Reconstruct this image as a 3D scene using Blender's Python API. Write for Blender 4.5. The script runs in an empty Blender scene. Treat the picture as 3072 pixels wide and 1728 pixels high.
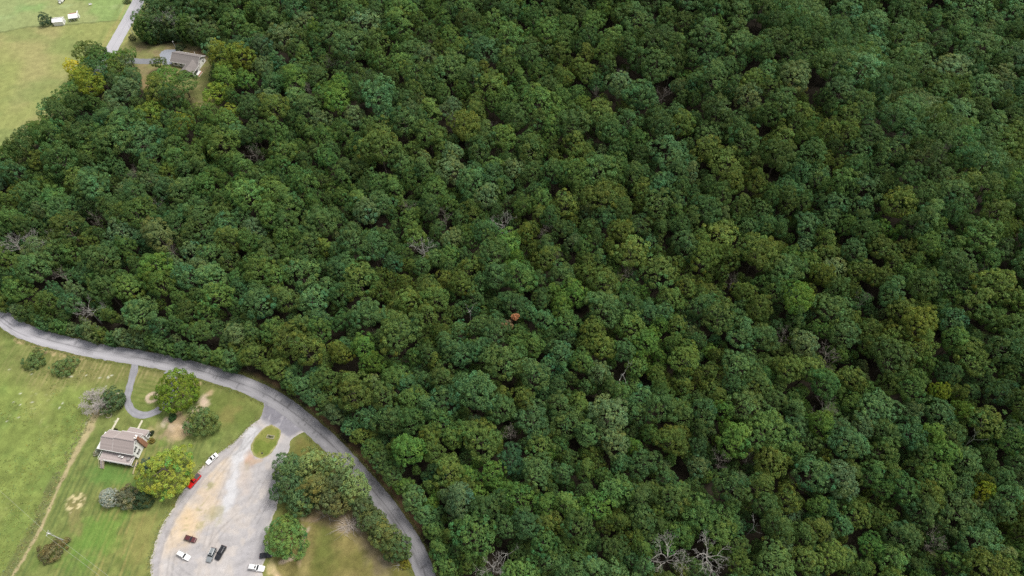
import bpy, bmesh, math, random
import numpy as np
from mathutils import Vector, Matrix

S = bpy.context.scene
# ------------------------------------------------------------------ camera, sky, sun, exposure
PITCH, CAM_H, FPX = math.radians(57.2), 240.0, 2076.0
cam = bpy.data.objects.new('camera', bpy.data.cameras.new('camera'))
S.collection.objects.link(cam)
cam.data.sensor_width = 36.0
cam.data.lens = 36.0 * FPX / 3072.0
cam.data.clip_start, cam.data.clip_end = 1.0, 9000.0
cam.location = (0, 0, CAM_H)
cam.rotation_euler = (math.pi / 2 - PITCH, 0, 0)
S.camera = cam

SUN_EL, SUN_AZ = math.radians(62), math.radians(66)        # azimuth clockwise from +Y
world = bpy.data.worlds.new('World'); S.world = world; world.use_nodes = True
wn = world.node_tree.nodes; wl = world.node_tree.links
bg = wn['Background']
sky = wn.new('ShaderNodeTexSky'); sky.sky_type = 'NISHITA'; sky.sun_disc = False
sky.sun_elevation, sky.sun_rotation = SUN_EL, SUN_AZ
sky.air_density, sky.dust_density, sky.ozone_density = 1.0, 3.0, 1.0
hs = wn.new('ShaderNodeHueSaturation'); hs.inputs['Saturation'].default_value = 0.20   # cloud veil greys the blue
wl.new(sky.outputs[0], hs.inputs['Color']); wl.new(hs.outputs[0], bg.inputs['Color'])
bg.inputs['Strength'].default_value = 0.105
sun = bpy.data.objects.new('sun', bpy.data.lights.new('sun', 'SUN')); S.collection.objects.link(sun)
sun.data.energy, sun.data.angle, sun.data.color = 2.5, math.radians(24), (1.0, 0.95, 0.86)
_sd = Vector((math.sin(SUN_AZ) * math.cos(SUN_EL), math.cos(SUN_AZ) * math.cos(SUN_EL), math.sin(SUN_EL)))
sun.rotation_euler = (-_sd).to_track_quat('-Z', 'Y').to_euler()
S.view_settings.view_transform, S.view_settings.look = 'Standard', 'None'
S.view_settings.exposure, S.view_settings.gamma = 0.55, 1.0
S.render.engine = 'CYCLES'
cy = S.cycles
cy.max_bounces, cy.diffuse_bounces, cy.glossy_bounces, cy.transmission_bounces, cy.transparent_max_bounces = 4, 2, 2, 2, 4
cy.use_denoising = False

# ------------------------------------------------------------------ helpers
R_ = random.Random(7)
ct, st = math.cos(PITCH), math.sin(PITCH)

def P(px, py, z=0.0):
    """Where the place seen at a point of the photograph stands, z metres above the datum."""
    dx, dy = px - 1536.0, py - 864.0
    d = (dx, FPX * ct - dy * st, -FPX * st - dy * ct)
    t = (z - CAM_H) / d[2]
    return (d[0] * t, d[1] * t, z)

def PX(x, y, z):
    """numpy: back to photograph points (used for the wording of labels and for picking the nearest trees)."""
    zz = z - CAM_H
    depth = y * ct - zz * st
    up = y * st + zz * ct
    return 1536 + FPX * x / depth, 864 - FPX * up / depth, depth

def tag(o, label, cat, group=None):
    o['label'] = label; o['category'] = cat
    if group: o['group'] = group
    return o

def struct(o, kind='structure'):
    o['kind'] = kind
    return o

def empty(name, loc, rz=0.0):
    o = bpy.data.objects.new(name, None); S.collection.objects.link(o)
    o.location = loc; o.rotation_euler = (0, 0, rz); o.empty_display_size = 0.5
    return o

def meshobj(name, me, mat=None, parent=None):
    o = bpy.data.objects.new(name, me); S.collection.objects.link(o)
    if mat is not None and len(me.materials) == 0: me.materials.append(mat)
    if parent is not None: o.parent = parent
    return o

class MB:
    """Collects shapes into one mesh."""
    def __init__(s): s.v = []; s.f = []
    def add(s, vs, fs):
        n = len(s.v); s.v += [tuple(p) for p in vs]; s.f += [tuple(i + n for i in f) for f in fs]; return s
    def box(s, x0, x1, y0, y1, z0, z1):
        return s.add([(x0,y0,z0),(x1,y0,z0),(x1,y1,z0),(x0,y1,z0),(x0,y0,z1),(x1,y0,z1),(x1,y1,z1),(x0,y1,z1)],
                     [(3,2,1,0),(4,5,6,7),(0,1,5,4),(1,2,6,5),(2,3,7,6),(3,0,4,7)])
    def tube(s, a, b, r0, r1=None, n=8, cap=True):
        r1 = r0 if r1 is None else r1
        a, b = Vector(a), Vector(b); d = (b - a).normalized()
        u = d.cross(Vector((0.3, 0.2, 1)) if abs(d.z) < 0.95 else Vector((1, 0, 0))).normalized(); w = d.cross(u)
        vs = []
        for c, r in ((a, r0), (b, r1)):
            for k in range(n):
                t = 2 * math.pi * k / n
                vs.append(c + (u * math.cos(t) + w * math.sin(t)) * r)
        fs = [(k, (k + 1) % n, n + (k + 1) % n, n + k) for k in range(n)]
        if cap: fs += [tuple(range(n - 1, -1, -1)), tuple(range(n, 2 * n))]
        return s.add(vs, fs)
    def prism(s, poly, z0, z1):
        n = len(poly)
        return s.add([(x, y, z0) for x, y in poly] + [(x, y, z1) for x, y in poly],
                     [tuple(range(n - 1, -1, -1)), tuple(range(n, 2 * n))] + [(k, (k + 1) % n, n + (k + 1) % n, n + k) for k in range(n)])
    def slab(s, p, q, r, t, th):
        """A sheet p q r t with thickness th below it."""
        P4 = [Vector(k) for k in (p, q, r, t)]
        nrm = (P4[1] - P4[0]).cross(P4[3] - P4[0]).normalized()
        lo = [k - nrm * th for k in P4]
        return s.add(P4 + lo, [(0,1,2,3),(7,6,5,4),(0,4,5,1),(1,5,6,2),(2,6,7,3),(3,7,4,0)])
    def build(s, name, mat, parent=None, smooth=False, bevel=0.0):
        me = bpy.data.meshes.new(name); me.from_pydata(s.v, [], s.f); me.validate(); me.update()
        bm = bmesh.new(); bm.from_mesh(me); bmesh.ops.recalc_face_normals(bm, faces=bm.faces)
        if bevel > 0:
            bmesh.ops.bevel(bm, geom=list(bm.edges), offset=bevel, segments=2, affect='EDGES', clamp_overlap=True)
        bm.to_mesh(me); bm.free()
        if smooth: me.polygons.foreach_set('use_smooth', [True] * len(me.polygons))
        return meshobj(name, me, mat, parent)

def np_mesh(name, V, F, mats=(), mat_idx=None, cols=None, smooth=False):
    """Mesh from arrays: V (n,3), F (m,4 or 3); cols: dict of point colours (n,4)."""
    me = bpy.data.meshes.new(name)
    V = np.ascontiguousarray(V, dtype=np.float32); F = np.ascontiguousarray(F, dtype=np.int32)
    k = F.shape[1]
    me.vertices.add(len(V)); me.vertices.foreach_set('co', V.ravel())
    me.loops.add(F.size); me.loops.foreach_set('vertex_index', F.ravel())
    me.polygons.add(len(F)); me.polygons.foreach_set('loop_start', np.arange(0, F.size, k, dtype=np.int32))
    if mat_idx is not None: me.polygons.foreach_set('material_index', np.asarray(mat_idx, dtype=np.int32))
    me.polygons.foreach_set('use_smooth', np.full(len(F), smooth))
    for m in mats: me.materials.append(m)
    me.update(calc_edges=True)
    for nm, c in (cols or {}).items():
        a = me.attributes.new(nm, 'FLOAT_COLOR', 'POINT'); a.data.foreach_set('color', np.ascontiguousarray(c, dtype=np.float32).ravel())
    return me

# ---- noise and distances, numpy
def _h(ix, iy, seed):
    n = (ix.astype(np.int64) * 374761393 + iy.astype(np.int64) * 668265263 + seed * 974711) & 0x7fffffff
    n = ((n ^ (n >> 13)) * 1274126177) & 0x7fffffff
    return ((n ^ (n >> 16)) & 0xffff) / 65535.0

def vnoise(x, y, s, seed=0):
    x = x / s; y = y / s
    ix, iy = np.floor(x), np.floor(y); fx, fy = x - ix, y - iy
    fx = fx * fx * (3 - 2 * fx); fy = fy * fy * (3 - 2 * fy)
    a, b, c, d = _h(ix, iy, seed), _h(ix + 1, iy, seed), _h(ix, iy + 1, seed), _h(ix + 1, iy + 1, seed)
    return (a * (1 - fx) + b * fx) * (1 - fy) + (c * (1 - fx) + d * fx) * fy

def fbm(x, y, s, seed=0, o=4):
    t = 0; a = 0.5; n = 0
    for k in range(o):
        t = t + a * vnoise(x, y, s / 2 ** k, seed + 17 * k); n += a; a *= 0.5
    return t / n

def sstep(a, b, x):
    t = np.clip((x - a) / (b - a), 0, 1)
    return t * t * (3 - 2 * t)

def line_dist(X, Y, pts):
    """Distance to a polyline, and the position along it in 0..1."""
    best = np.full(np.shape(X), 1e9); par = np.zeros(np.shape(X)); n = len(pts) - 1
    for i in range(n):
        ax, ay = pts[i][:2]; bx, by = pts[i + 1][:2]; dx, dy = bx - ax, by - ay
        t = np.clip(((X - ax) * dx + (Y - ay) * dy) / (dx * dx + dy * dy + 1e-12), 0, 1)
        d = np.hypot(X - ax - t * dx, Y - ay - t * dy)
        m = d < best
        best = np.where(m, d, best); par = np.where(m, (i + t) / n, par)
    return best, par

def inside(X, Y, poly):
    r = np.zeros(np.shape(X), bool); n = len(poly)
    for i in range(n):
        ax, ay = poly[i][:2]; bx, by = poly[(i + 1) % n][:2]
        c = ((ay > Y) != (by > Y)) & (X < (bx - ax) * (Y - ay) / (by - ay + 1e-12) + ax)
        r ^= c
    return r

def sdist(X, Y, poly):
    d, _ = line_dist(X, Y, list(poly) + [poly[0]])
    return np.where(inside(X, Y, poly), -d, d)

def W(pts, z=0.0):
    return [P(p[0], p[1], p[2] if len(p) > 2 else z)[:2] for p in pts]

def smooth_line(pts, step):
    """Catmull-Rom through the points, resampled to an even step."""
    p = np.array([q[:2] for q in pts], float); out = []
    q = np.vstack([2 * p[0] - p[1], p, 2 * p[-1] - p[-2]])
    for i in range(1, len(q) - 2):
        a, b, c, d = q[i - 1], q[i], q[i + 1], q[i + 2]
        for t in np.linspace(0, 1, 24, endpoint=False):
            out.append(0.5 * (2 * b + (c - a) * t + (2 * a - 5 * b + 4 * c - d) * t * t + (3 * b - a - 3 * c + d) * t ** 3))
    out.append(p[-1]); out = np.array(out)
    s = np.concatenate([[0], np.cumsum(np.hypot(*np.diff(out, axis=0).T))])
    n = max(2, int(s[-1] / step) + 1); k = np.linspace(0, s[-1], n)
    return np.stack([np.interp(k, s, out[:, 0]), np.interp(k, s, out[:, 1])], 1)

# ------------------------------------------------------------------ materials
def mat_new(name):
    m = bpy.data.materials.new(name); m.use_nodes = True
    nt = m.node_tree; return m, nt.nodes, nt.links, nt.nodes['Principled BSDF']

def plain(name, col, rough=0.6, metal=0.0, spec=0.5, var=0.12, scale=3.0, bump=0.0):
    """A real colour broken by procedural noise."""
    m, n, l, b = mat_new(name)
    tc = n.new('ShaderNodeTexCoord'); ns = n.new('ShaderNodeTexNoise'); ns.inputs['Scale'].default_value = scale; ns.inputs['Detail'].default_value = 5
    l.new(tc.outputs['Object'], ns.inputs['Vector'])
    mr = n.new('ShaderNodeMapRange'); mr.inputs['From Min'].default_value = 0.25; mr.inputs['From Max'].default_value = 0.75
    mr.inputs['To Min'].default_value = 1 - var; mr.inputs['To Max'].default_value = 1 + var
    l.new(ns.outputs['Fac'], mr.inputs['Value'])
    vm = n.new('ShaderNodeVectorMath'); vm.operation = 'SCALE'; vm.inputs[0].default_value = col
    l.new(mr.outputs[0], vm.inputs['Scale']); l.new(vm.outputs[0], b.inputs['Base Color'])
    b.inputs['Roughness'].default_value = rough; b.inputs['Metallic'].default_value = metal; b.inputs['Specular IOR Level'].default_value = spec
    if bump:
        bp = n.new('ShaderNodeBump'); bp.inputs['Strength'].default_value = bump; l.new(ns.outputs['Fac'], bp.inputs['Height']); l.new(bp.outputs[0], b.inputs['Normal'])
    return m

def striped(name, c0, c1, period, axis, rough=0.7, duty=0.5, noise=0.15):
    """Boards, shingle courses or siding laps along one object axis."""
    m, n, l, b = mat_new(name)
    tc = n.new('ShaderNodeTexCoord'); sp = n.new('ShaderNodeSeparateXYZ'); l.new(tc.outputs['Object'], sp.inputs[0])
    dv = n.new('ShaderNodeMath'); dv.operation = 'DIVIDE'; dv.inputs[1].default_value = period; l.new(sp.outputs[axis], dv.inputs[0])
    fr = n.new('ShaderNodeMath'); fr.operation = 'FRACT'; l.new(dv.outputs[0], fr.inputs[0])
    gt = n.new('ShaderNodeMath'); gt.operation = 'GREATER_THAN'; gt.inputs[1].default_value = duty; l.new(fr.outputs[0], gt.inputs[0])
    fl = n.new('ShaderNodeMath'); fl.operation = 'FLOOR'; l.new(dv.outputs[0], fl.inputs[0])
    wn_ = n.new('ShaderNodeTexWhiteNoise'); wn_.noise_dimensions = '1D'; l.new(fl.outputs[0], wn_.inputs['W'])
    ns = n.new('ShaderNodeTexNoise'); ns.inputs['Scale'].default_value = 2.2; ns.inputs['Detail'].default_value = 6; l.new(tc.outputs['Object'], ns.inputs['Vector'])
    mx = n.new('ShaderNodeMix'); mx.data_type = 'RGBA'; mx.inputs['A'].default_value = (*c0, 1); mx.inputs['B'].default_value = (*c1, 1)
    l.new(gt.outputs[0], mx.inputs['Factor'])
    ad = n.new('ShaderNodeMath'); ad.operation = 'ADD'; l.new(wn_.outputs['Value'], ad.inputs[0]); l.new(ns.outputs['Fac'], ad.inputs[1])
    mr = n.new('ShaderNodeMapRange'); mr.inputs['From Min'].default_value = 0.3; mr.inputs['From Max'].default_value = 1.7
    mr.inputs['To Min'].default_value = 1 - noise; mr.inputs['To Max'].default_value = 1 + noise; l.new(ad.outputs[0], mr.inputs['Value'])
    vm = n.new('ShaderNodeVectorMath'); vm.operation = 'SCALE'; l.new(mx.outputs['Result'], vm.inputs[0]); l.new(mr.outputs[0], vm.inputs['Scale'])
    l.new(vm.outputs[0], b.inputs['Base Color']); b.inputs['Roughness'].default_value = rough
    return m

def painted(name, fine=1.6, amp=0.22, rough=0.95, bump=0.25, spec=0.15, blades=True):
    """Ground whose colour is carried by the mesh, broken up by fine grit or grass."""
    m, n, l, b = mat_new(name)
    at = n.new('ShaderNodeAttribute'); at.attribute_name = 'Col'
    tc = n.new('ShaderNodeTexCoord')
    n1 = n.new('ShaderNodeTexNoise'); n1.inputs['Scale'].default_value = fine; n1.inputs['Detail'].default_value = 8; n1.inputs['Roughness'].default_value = 0.75
    n2 = n.new('ShaderNodeTexNoise'); n2.inputs['Scale'].default_value = fine * 0.16; n2.inputs['Detail'].default_value = 6; n2.inputs['Roughness'].default_value = 0.65
    l.new(tc.outputs['Object'], n1.inputs['Vector']); l.new(tc.outputs['Object'], n2.inputs['Vector'])
    ad = n.new('ShaderNodeMath'); ad.operation = 'ADD'; l.new(n1.outputs['Fac'], ad.inputs[0]); l.new(n2.outputs['Fac'], ad.inputs[1])
    mr = n.new('ShaderNodeMapRange'); mr.inputs['From Min'].default_value = 0.65; mr.inputs['From Max'].default_value = 1.35
    mr.inputs['To Min'].default_value = 1 - amp; mr.inputs['To Max'].default_value = 1 + amp; l.new(ad.outputs[0], mr.inputs['Value'])
    vm = n.new('ShaderNodeVectorMath'); vm.operation = 'SCALE'; l.new(at.outputs['Color'], vm.inputs[0]); l.new(mr.outputs[0], vm.inputs['Scale'])
    l.new(vm.outputs[0], b.inputs['Base Color'])
    b.inputs['Roughness'].default_value = rough; b.inputs['Specular IOR Level'].default_value = spec
    bp = n.new('ShaderNodeBump'); bp.inputs['Strength'].default_value = bump; bp.inputs['Distance'].default_value = 0.3
    l.new(n1.outputs['Fac'], bp.inputs['Height']); l.new(bp.outputs[0], b.inputs['Normal'])
    return m

def leaf_material():
    """Every tree and bush carries its own leaf colour in the property 'tone'; each leaf varies round it."""
    m, n, l, b = mat_new('leaves')
    n.remove(b)
    t = n.new('ShaderNodeAttribute'); t.attribute_type = 'INSTANCER'; t.attribute_name = 'tone'
    c = n.new('ShaderNodeAttribute'); c.attribute_name = 'leaf'
    mu = n.new('ShaderNodeVectorMath'); mu.operation = 'MULTIPLY'
    l.new(t.outputs['Color'], mu.inputs[0]); l.new(c.outputs['Color'], mu.inputs[1])
    d = n.new('ShaderNodeBsdfPrincipled'); d.inputs['Roughness'].default_value = 0.62; d.inputs['Specular IOR Level'].default_value = 0.22
    l.new(mu.outputs[0], d.inputs['Base Color'])
    tr = n.new('ShaderNodeBsdfTranslucent')
    tv = n.new('ShaderNodeVectorMath'); tv.operation = 'MULTIPLY'; tv.inputs[1].default_value = (1.25, 1.2, 0.6)
    l.new(mu.outputs[0], tv.inputs[0]); l.new(tv.outputs[0], tr.inputs['Color'])
    mx = n.new('ShaderNodeMixShader'); mx.inputs[0].default_value = 0.22
    l.new(d.outputs[0], mx.inputs[1]); l.new(tr.outputs[0], mx.inputs[2]); l.new(mx.outputs[0], n['Material Output'].inputs['Surface'])
    return m

M_LEAF = leaf_material()
M_BARK = plain('bark', (0.13, 0.105, 0.085), 0.9, var=0.3, scale=2.5, bump=0.4)
M_DEAD = plain('dead wood', (0.33, 0.315, 0.295), 0.85, var=0.25, scale=2.0)
M_PALE = plain('bleached wood', (0.43, 0.42, 0.395), 0.8, var=0.15, scale=2.0)
M_BROWNTWIG = plain('brown twigs', (0.205, 0.18, 0.16), 0.9, var=0.25, scale=2.0)
M_GROUND = painted('ground cover', 1.8, 0.36)
M_LOT = painted('gravel', 2.6, 0.17, 0.9, 0.12)
M_ROAD = painted('worn asphalt', 3.0, 0.035, 0.75, 0.05, 0.35)
M_WHITE = plain('white paint', (0.78, 0.78, 0.77), 0.55, var=0.05, scale=1.2)
M_SIDING = striped('white siding', (0.86, 0.86, 0.86), (0.76, 0.77, 0.78), 0.2, 2, 0.6, 0.85, 0.05)
M_SHINGLE = striped('taupe shingles', (0.335, 0.285, 0.275), (0.29, 0.245, 0.24), 0.28, 1, 0.9, 0.75, 0.14)
M_SHINGLE2 = striped('grey brown shingles', (0.205, 0.185, 0.18), (0.17, 0.155, 0.15), 0.30, 1, 0.9, 0.75, 0.14)
M_DECK = striped('weathered deck boards', (0.36, 0.31, 0.305), (0.22, 0.185, 0.18), 0.28, 1, 0.85, 0.82, 0.16)
M_TIMBER = plain('pale timber', (0.50, 0.42, 0.27), 0.8, var=0.15, scale=2)
M_BRICK = plain('brown chimney brick', (0.31, 0.155, 0.095), 0.9, var=0.28, scale=4.0)
M_GLASS = plain('window glass', (0.02, 0.024, 0.03), 0.12, spec=0.25, var=0.1)
M_DARK = plain('dark boards', (0.06, 0.06, 0.065), 0.8, var=0.3)
M_STONE = plain('pale edging stone', (0.42, 0.37, 0.29), 0.9, var=0.2)
M_METAL = plain('white metal sheet', (0.82, 0.82, 0.82), 0.45, var=0.04)
M_REDROOF = plain('faded red roof', (0.34, 0.13, 0.12), 0.7, var=0.12)
M_CONC = plain('pale walkway slabs', (0.52, 0.49, 0.38), 0.9, var=0.15, scale=1.5)
M_POLE = plain('weathered pole', (0.50, 0.50, 0.50), 0.8, var=0.12)
M_WIRE = plain('aluminium wire', (0.42, 0.43, 0.36), 0.5, 0.0)
M_TYRE = plain('tyre rubber', (0.02, 0.02, 0.02), 0.85)
M_RIM = plain('wheel rim', (0.45, 0.45, 0.46), 0.35, 0.7)
M_LAMP = plain('clear lamp', (0.75, 0.75, 0.74), 0.2)
M_TAIL = plain('red lamp', (0.35, 0.02, 0.02), 0.25)

# ------------------------------------------------------------------ traced ground plan (photograph points put down on the ground)
ROAD = smooth_line(W([(-900, 330), (-600, 430), (-380, 560), (-190, 735), (-60, 893), (0, 947), (55, 986), (119, 1011), (193, 1031), (276, 1050), (359, 1064), (440, 1077), (524, 1094), (593, 1110), (648, 1127),
                      (705, 1144), (765, 1168), (825, 1199), (880, 1236), (935, 1280), (998, 1337), (1044, 1386), (1089, 1436), (1130, 1484), (1170, 1534), (1208, 1589),
                      (1240, 1640), (1263, 1690), (1280, 1740), (1300, 1830), (1310, 1960)]), 0.6)
ROAD0 = float(np.argmin(np.hypot(ROAD[:, 0] - P(-190, 735)[0], ROAD[:, 1] - P(-190, 735)[1]))) / (len(ROAD) - 1)
UROAD = smooth_line(W([(440, -60), (416, 0), (384.5, 60), (366, 92), (334, 150), (300, 205), (255, 280)]), 1.0)
DRIVE = smooth_line(W([(406, 1072), (402, 1110), (392, 1150), (383, 1184), (383, 1208), (395, 1232), (419, 1244), (444, 1244), (470, 1233), (494, 1215), (516, 1190), (524, 1160), (518, 1132), (500, 1112)]), 0.6)
LOTP = W([(449, 1900), (451, 1728), (453, 1684), (464, 1634), (481, 1589), (505, 1542), (531, 1504), (552, 1471), (578, 1436), (599, 1409), (620, 1386), (656, 1359), (699, 1329), (735, 1295),
          (757, 1272), (776, 1256), (788, 1243), (791, 1225), (789, 1202), (776, 1190), (800, 1176), (850, 1205), (900, 1243), (940, 1280), (932, 1296), (906, 1296), (886, 1306), (871, 1324), (862, 1364), (848, 1425), (836, 1494), (830, 1530),
          (815, 1560), (803, 1600), (806, 1654), (792, 1690), (788, 1728), (775, 1900)])
ISLE = W([(814, 1273), (832, 1283), (842, 1291), (842, 1303), (838, 1316), (832, 1331), (824, 1345), (815, 1357), (803, 1368), (786, 1375), (777, 1374), (769, 1371), (760, 1362), (755, 1352), (753, 1335), (766, 1312), (786, 1289), (800, 1279)])
APRON = W([(789, 1202), (850, 1222), (927, 1290), (890, 1306), (870, 1322), (846, 1300), (842, 1290), (814, 1273), (786, 1256), (791, 1226)])
PAD = W([(479, 164), (486, 154), (497, 149), (528, 148), (528, 189), (490, 197), (484, 185)])
UDRIVE = smooth_line(W([(345, 178), (400, 183), (440, 184), (485, 184)]), 0.8)
TRACK = W([(290, 1225), (268, 1288), (243, 1328), (218, 1375), (188, 1436), (157, 1505), (130, 1568), (105, 1615), (74, 1670), (38, 1727), (-10, 1810), (-40, 1880)])
YARD = W([(330, 165), (392, 122), (455, 136), (545, 124), (622, 146), (642, 190), (632, 262), (655, 330), (640, 352), (606, 336), (560, 300), (470, 300), (425, 262), (404, 222), (365, 200)])

def mix(c, col, m):
    return c * (1 - m[:, None]) + np.array(col)[None, :] * m[:, None]

def blob(X, Y, px, py, rx, ry, soft=0.5, rough=0.5, seed=0, tilt=0.0):
    """A ragged patch: 1 inside. rx, ry in metres, tilt in degrees."""
    cx, cy = P(px, py)[:2]; a = math.radians(tilt)
    u = ((X - cx) * math.cos(a) + (Y - cy) * math.sin(a)) / rx; v = (-(X - cx) * math.sin(a) + (Y - cy) * math.cos(a)) / ry
    d = np.hypot(u, v) + (fbm(X, Y, 2.2, 300 + seed) - 0.5) * 2 * rough
    return 1 - sstep(1 - soft, 1 + soft * 0.4, d)

TAN, PINK, SAND = (0.50, 0.37, 0.23), (0.52, 0.41, 0.32), (0.46, 0.38, 0.20)
def ground_colour(X, Y):
    n1, n2, n3 = fbm(X, Y, 22, 1), fbm(X, Y, 6, 2), fbm(X, Y, 60, 3)
    n4 = fbm(X, Y, 1.8, 9, 3)
    c = np.tile(np.array([[0.165, 0.198, 0.060]]), (len(X), 1))
    c = mix(c, (0.205, 0.215, 0.068), sstep(0.42, 0.70, n1) * 0.8)
    c = mix(c, (0.100, 0.160, 0.036), sstep(0.50, 0.75, n2) * 0.55)
    dl, _ = line_dist(X, Y, TRACK)
    c = c * (1 + (n4[:, None] - .5) * .5)
    # which side of the track: the open field lies to its left
    side = np.zeros(len(X)); tp = np.array(TRACK)
    tx = np.interp(Y, tp[::-1, 1], tp[::-1, 0])
    field = sstep(0.5, -2.0, X - tx) * sstep(P(0, 1120)[1] + 2, P(0, 1160)[1] - 2, Y + (n1 - .5) * 14)
    fcol = np.tile(np.array([[0.178, 0.226, 0.060]]), (len(X), 1))
    fcol = mix(fcol, (0.245, 0.252, 0.084), sstep(0.45, 0.72, n1) * 0.9)
    fcol = mix(fcol, (0.128, 0.186, 0.048), sstep(0.48, 0.72, n2) * 0.6)
    fcol = mix(fcol, (0.33, 0.35, 0.16), sstep(0.80, 0.88, vnoise(X, Y, 0.7, 41)) * sstep(0.4, 0.7, n1) * 0.7)      # clover heads
    fcol = fcol * (1 + (fbm(X, Y, 2.6, 43, 4)[:, None] - .5) * .6)
    c = c * (1 - field[:, None]) + fcol * field[:, None]
    # mown stripes running with the track, right of it
    ax, ay = TRACK[3]; bx, by = TRACK[8]; L = math.hypot(bx - ax, by - ay); ux, uy = (bx - ax) / L, (by - ay) / L
    across = (X - ax) * (-uy) + (Y - ay) * ux; along = (X - ax) * ux + (Y - ay) * uy
    stripe = 0.5 + 0.5 * np.sin(across * 2 * math.pi / 1.9 + (fbm(X, Y, 9, 5) - .5) * 3)
    streak = fbm(across * 6, along * 0.55, 5, 31, 3)
    mown = sstep(0, 2.5, X - tx) * sstep(P(0, 1270)[1] + 6, P(0, 1380)[1], Y) * sstep(2, 4, sdist(X, Y, LOTP))
    c = mix(c, (0.085, 0.125, 0.038), mown * stripe * sstep(0.40, 0.56, streak) * 0.75)
    c = mix(c, (0.265, 0.235, 0.085), mown * (1 - stripe) * sstep(0.44, 0.60, streak) * sstep(0.40, 0.56, n1) * 0.75)
    c = mix(c, (0.115, 0.235, 0.040), mown * blob(X, Y, 300, 1600, 13, 8, 0.7, 0.7, 5, 60) * 0.6)
    c = mix(c, (0.105, 0.205, 0.046), blob(X, Y, 350, 1430, 13, 4.5, 0.7, 0.5, 6, -10) * 0.8)
    c = mix(c, (0.235, 0.220, 0.075), blob(X, Y, 430, 1620, 5, 15, 0.8, 0.7, 7, 14) * 0.6)
    # verge of the lane: olive brown with pale stripes
    verge = sstep(P(0, 1190)[1], P(0, 1120)[1], Y + (n1 - .5) * 10) * sstep(P(400, 0)[0], P(360, 1100)[0] - 3, X) * sstep(150, 130, Y)
    c = mix(c, (0.190, 0.175, 0.070), verge * 0.75)
    v2 = 0.5 + 0.5 * np.sin(across * 2 * math.pi / 1.7)
    c = mix(c, (0.315, 0.280, 0.130), verge * v2 * sstep(0.40, 0.58, streak) * 0.8)
    c = mix(c, (0.130, 0.165, 0.040), verge * (1 - v2) * sstep(0.4, 0.6, n2) * 0.5)
    # lawn between loop drive and lot
    lawn = blob(X, Y, 690, 1220, 16, 9, 0.8, 0.4, 8, -30)
    c = mix(c, (0.125, 0.155, 0.040), lawn * 0.8)
    c = mix(c, (0.215, 0.190, 0.068), blob(X, Y, 690, 1240, 3.5, 6, 0.9, 0.8, 9, -35) * 0.6)
    loop = blob(X, Y, 440, 1180, 6.5, 8, 0.6, 0.2, 10)
    ls = 0.5 + 0.5 * np.sin((Y + X * .2) * 2 * math.pi / 1.8)
    c = mix(c, (0.110, 0.150, 0.036), loop * ls * 0.8); c = mix(c, (0.185, 0.205, 0.062), loop * (1 - ls) * 0.6)
    # bottom right lawn: olive and brown
    br = sstep(-2, 4, X - np.interp(Y, [P(0, 1728)[1], P(0, 1500)[1], P(0, 1320)[1]], [P(805, 1728)[0], P(838, 1500)[0], P(872, 1320)[0]])) * sstep(P(0, 1300)[1] + 2, P(0, 1330)[1], Y)
    bcol = np.tile(np.array([[0.125, 0.125, 0.035]]), (len(X), 1))
    bcol = mix(bcol, (0.205, 0.175, 0.065), sstep(0.40, 0.68, n1 * .5 + n2 * .5))
    bcol = mix(bcol, (0.095, 0.115, 0.028), blob(X, Y, 975, 1640, 5, 9, 0.8, 0.5, 11) * 0.8)
    bcol = mix(bcol, (0.185, 0.150, 0.092), blob(X, Y, 1110, 1640, 3.5, 13, 0.9, 0.6, 12, 30) * 0.85)
    bcol = mix(bcol, (0.165, 0.125, 0.080), blob(X, Y, 1010, 1545, 12, 4, 0.8, 0.5, 13, 0) * 0.85)
    bcol = mix(bcol, (0.245, 0.205, 0.085), blob(X, Y, 915, 1690, 2.2, 9, 0.9, 0.5, 14, 0) * 0.8)
    bcol = bcol * (1 + (fbm(X, Y, 1.8, 44, 4)[:, None] - .5) * .6)
    c = c * (1 - br[:, None]) + bcol * br[:, None]
    # the dirt track and its scrubby edge
    wv = 0.35 + 1.0 * sstep(0.45, 0.05, line_dist(X, Y, TRACK)[1])
    tr = 1 - sstep(wv * 0.7, wv * 1.5 + 0.2, dl + (n4 - .5) * 1.1)
    sc = sstep(2.6, 1.4, np.abs(X - tx + 2.0) + (n4 - .5) * 2) * sstep(P(0, 1400)[1], P(0, 1450)[1], Y)
    c = mix(c, (0.135, 0.140, 0.062), sc * 0.5)
    c = mix(c, (0.43, 0.345, 0.21), tr * 0.72)
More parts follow.
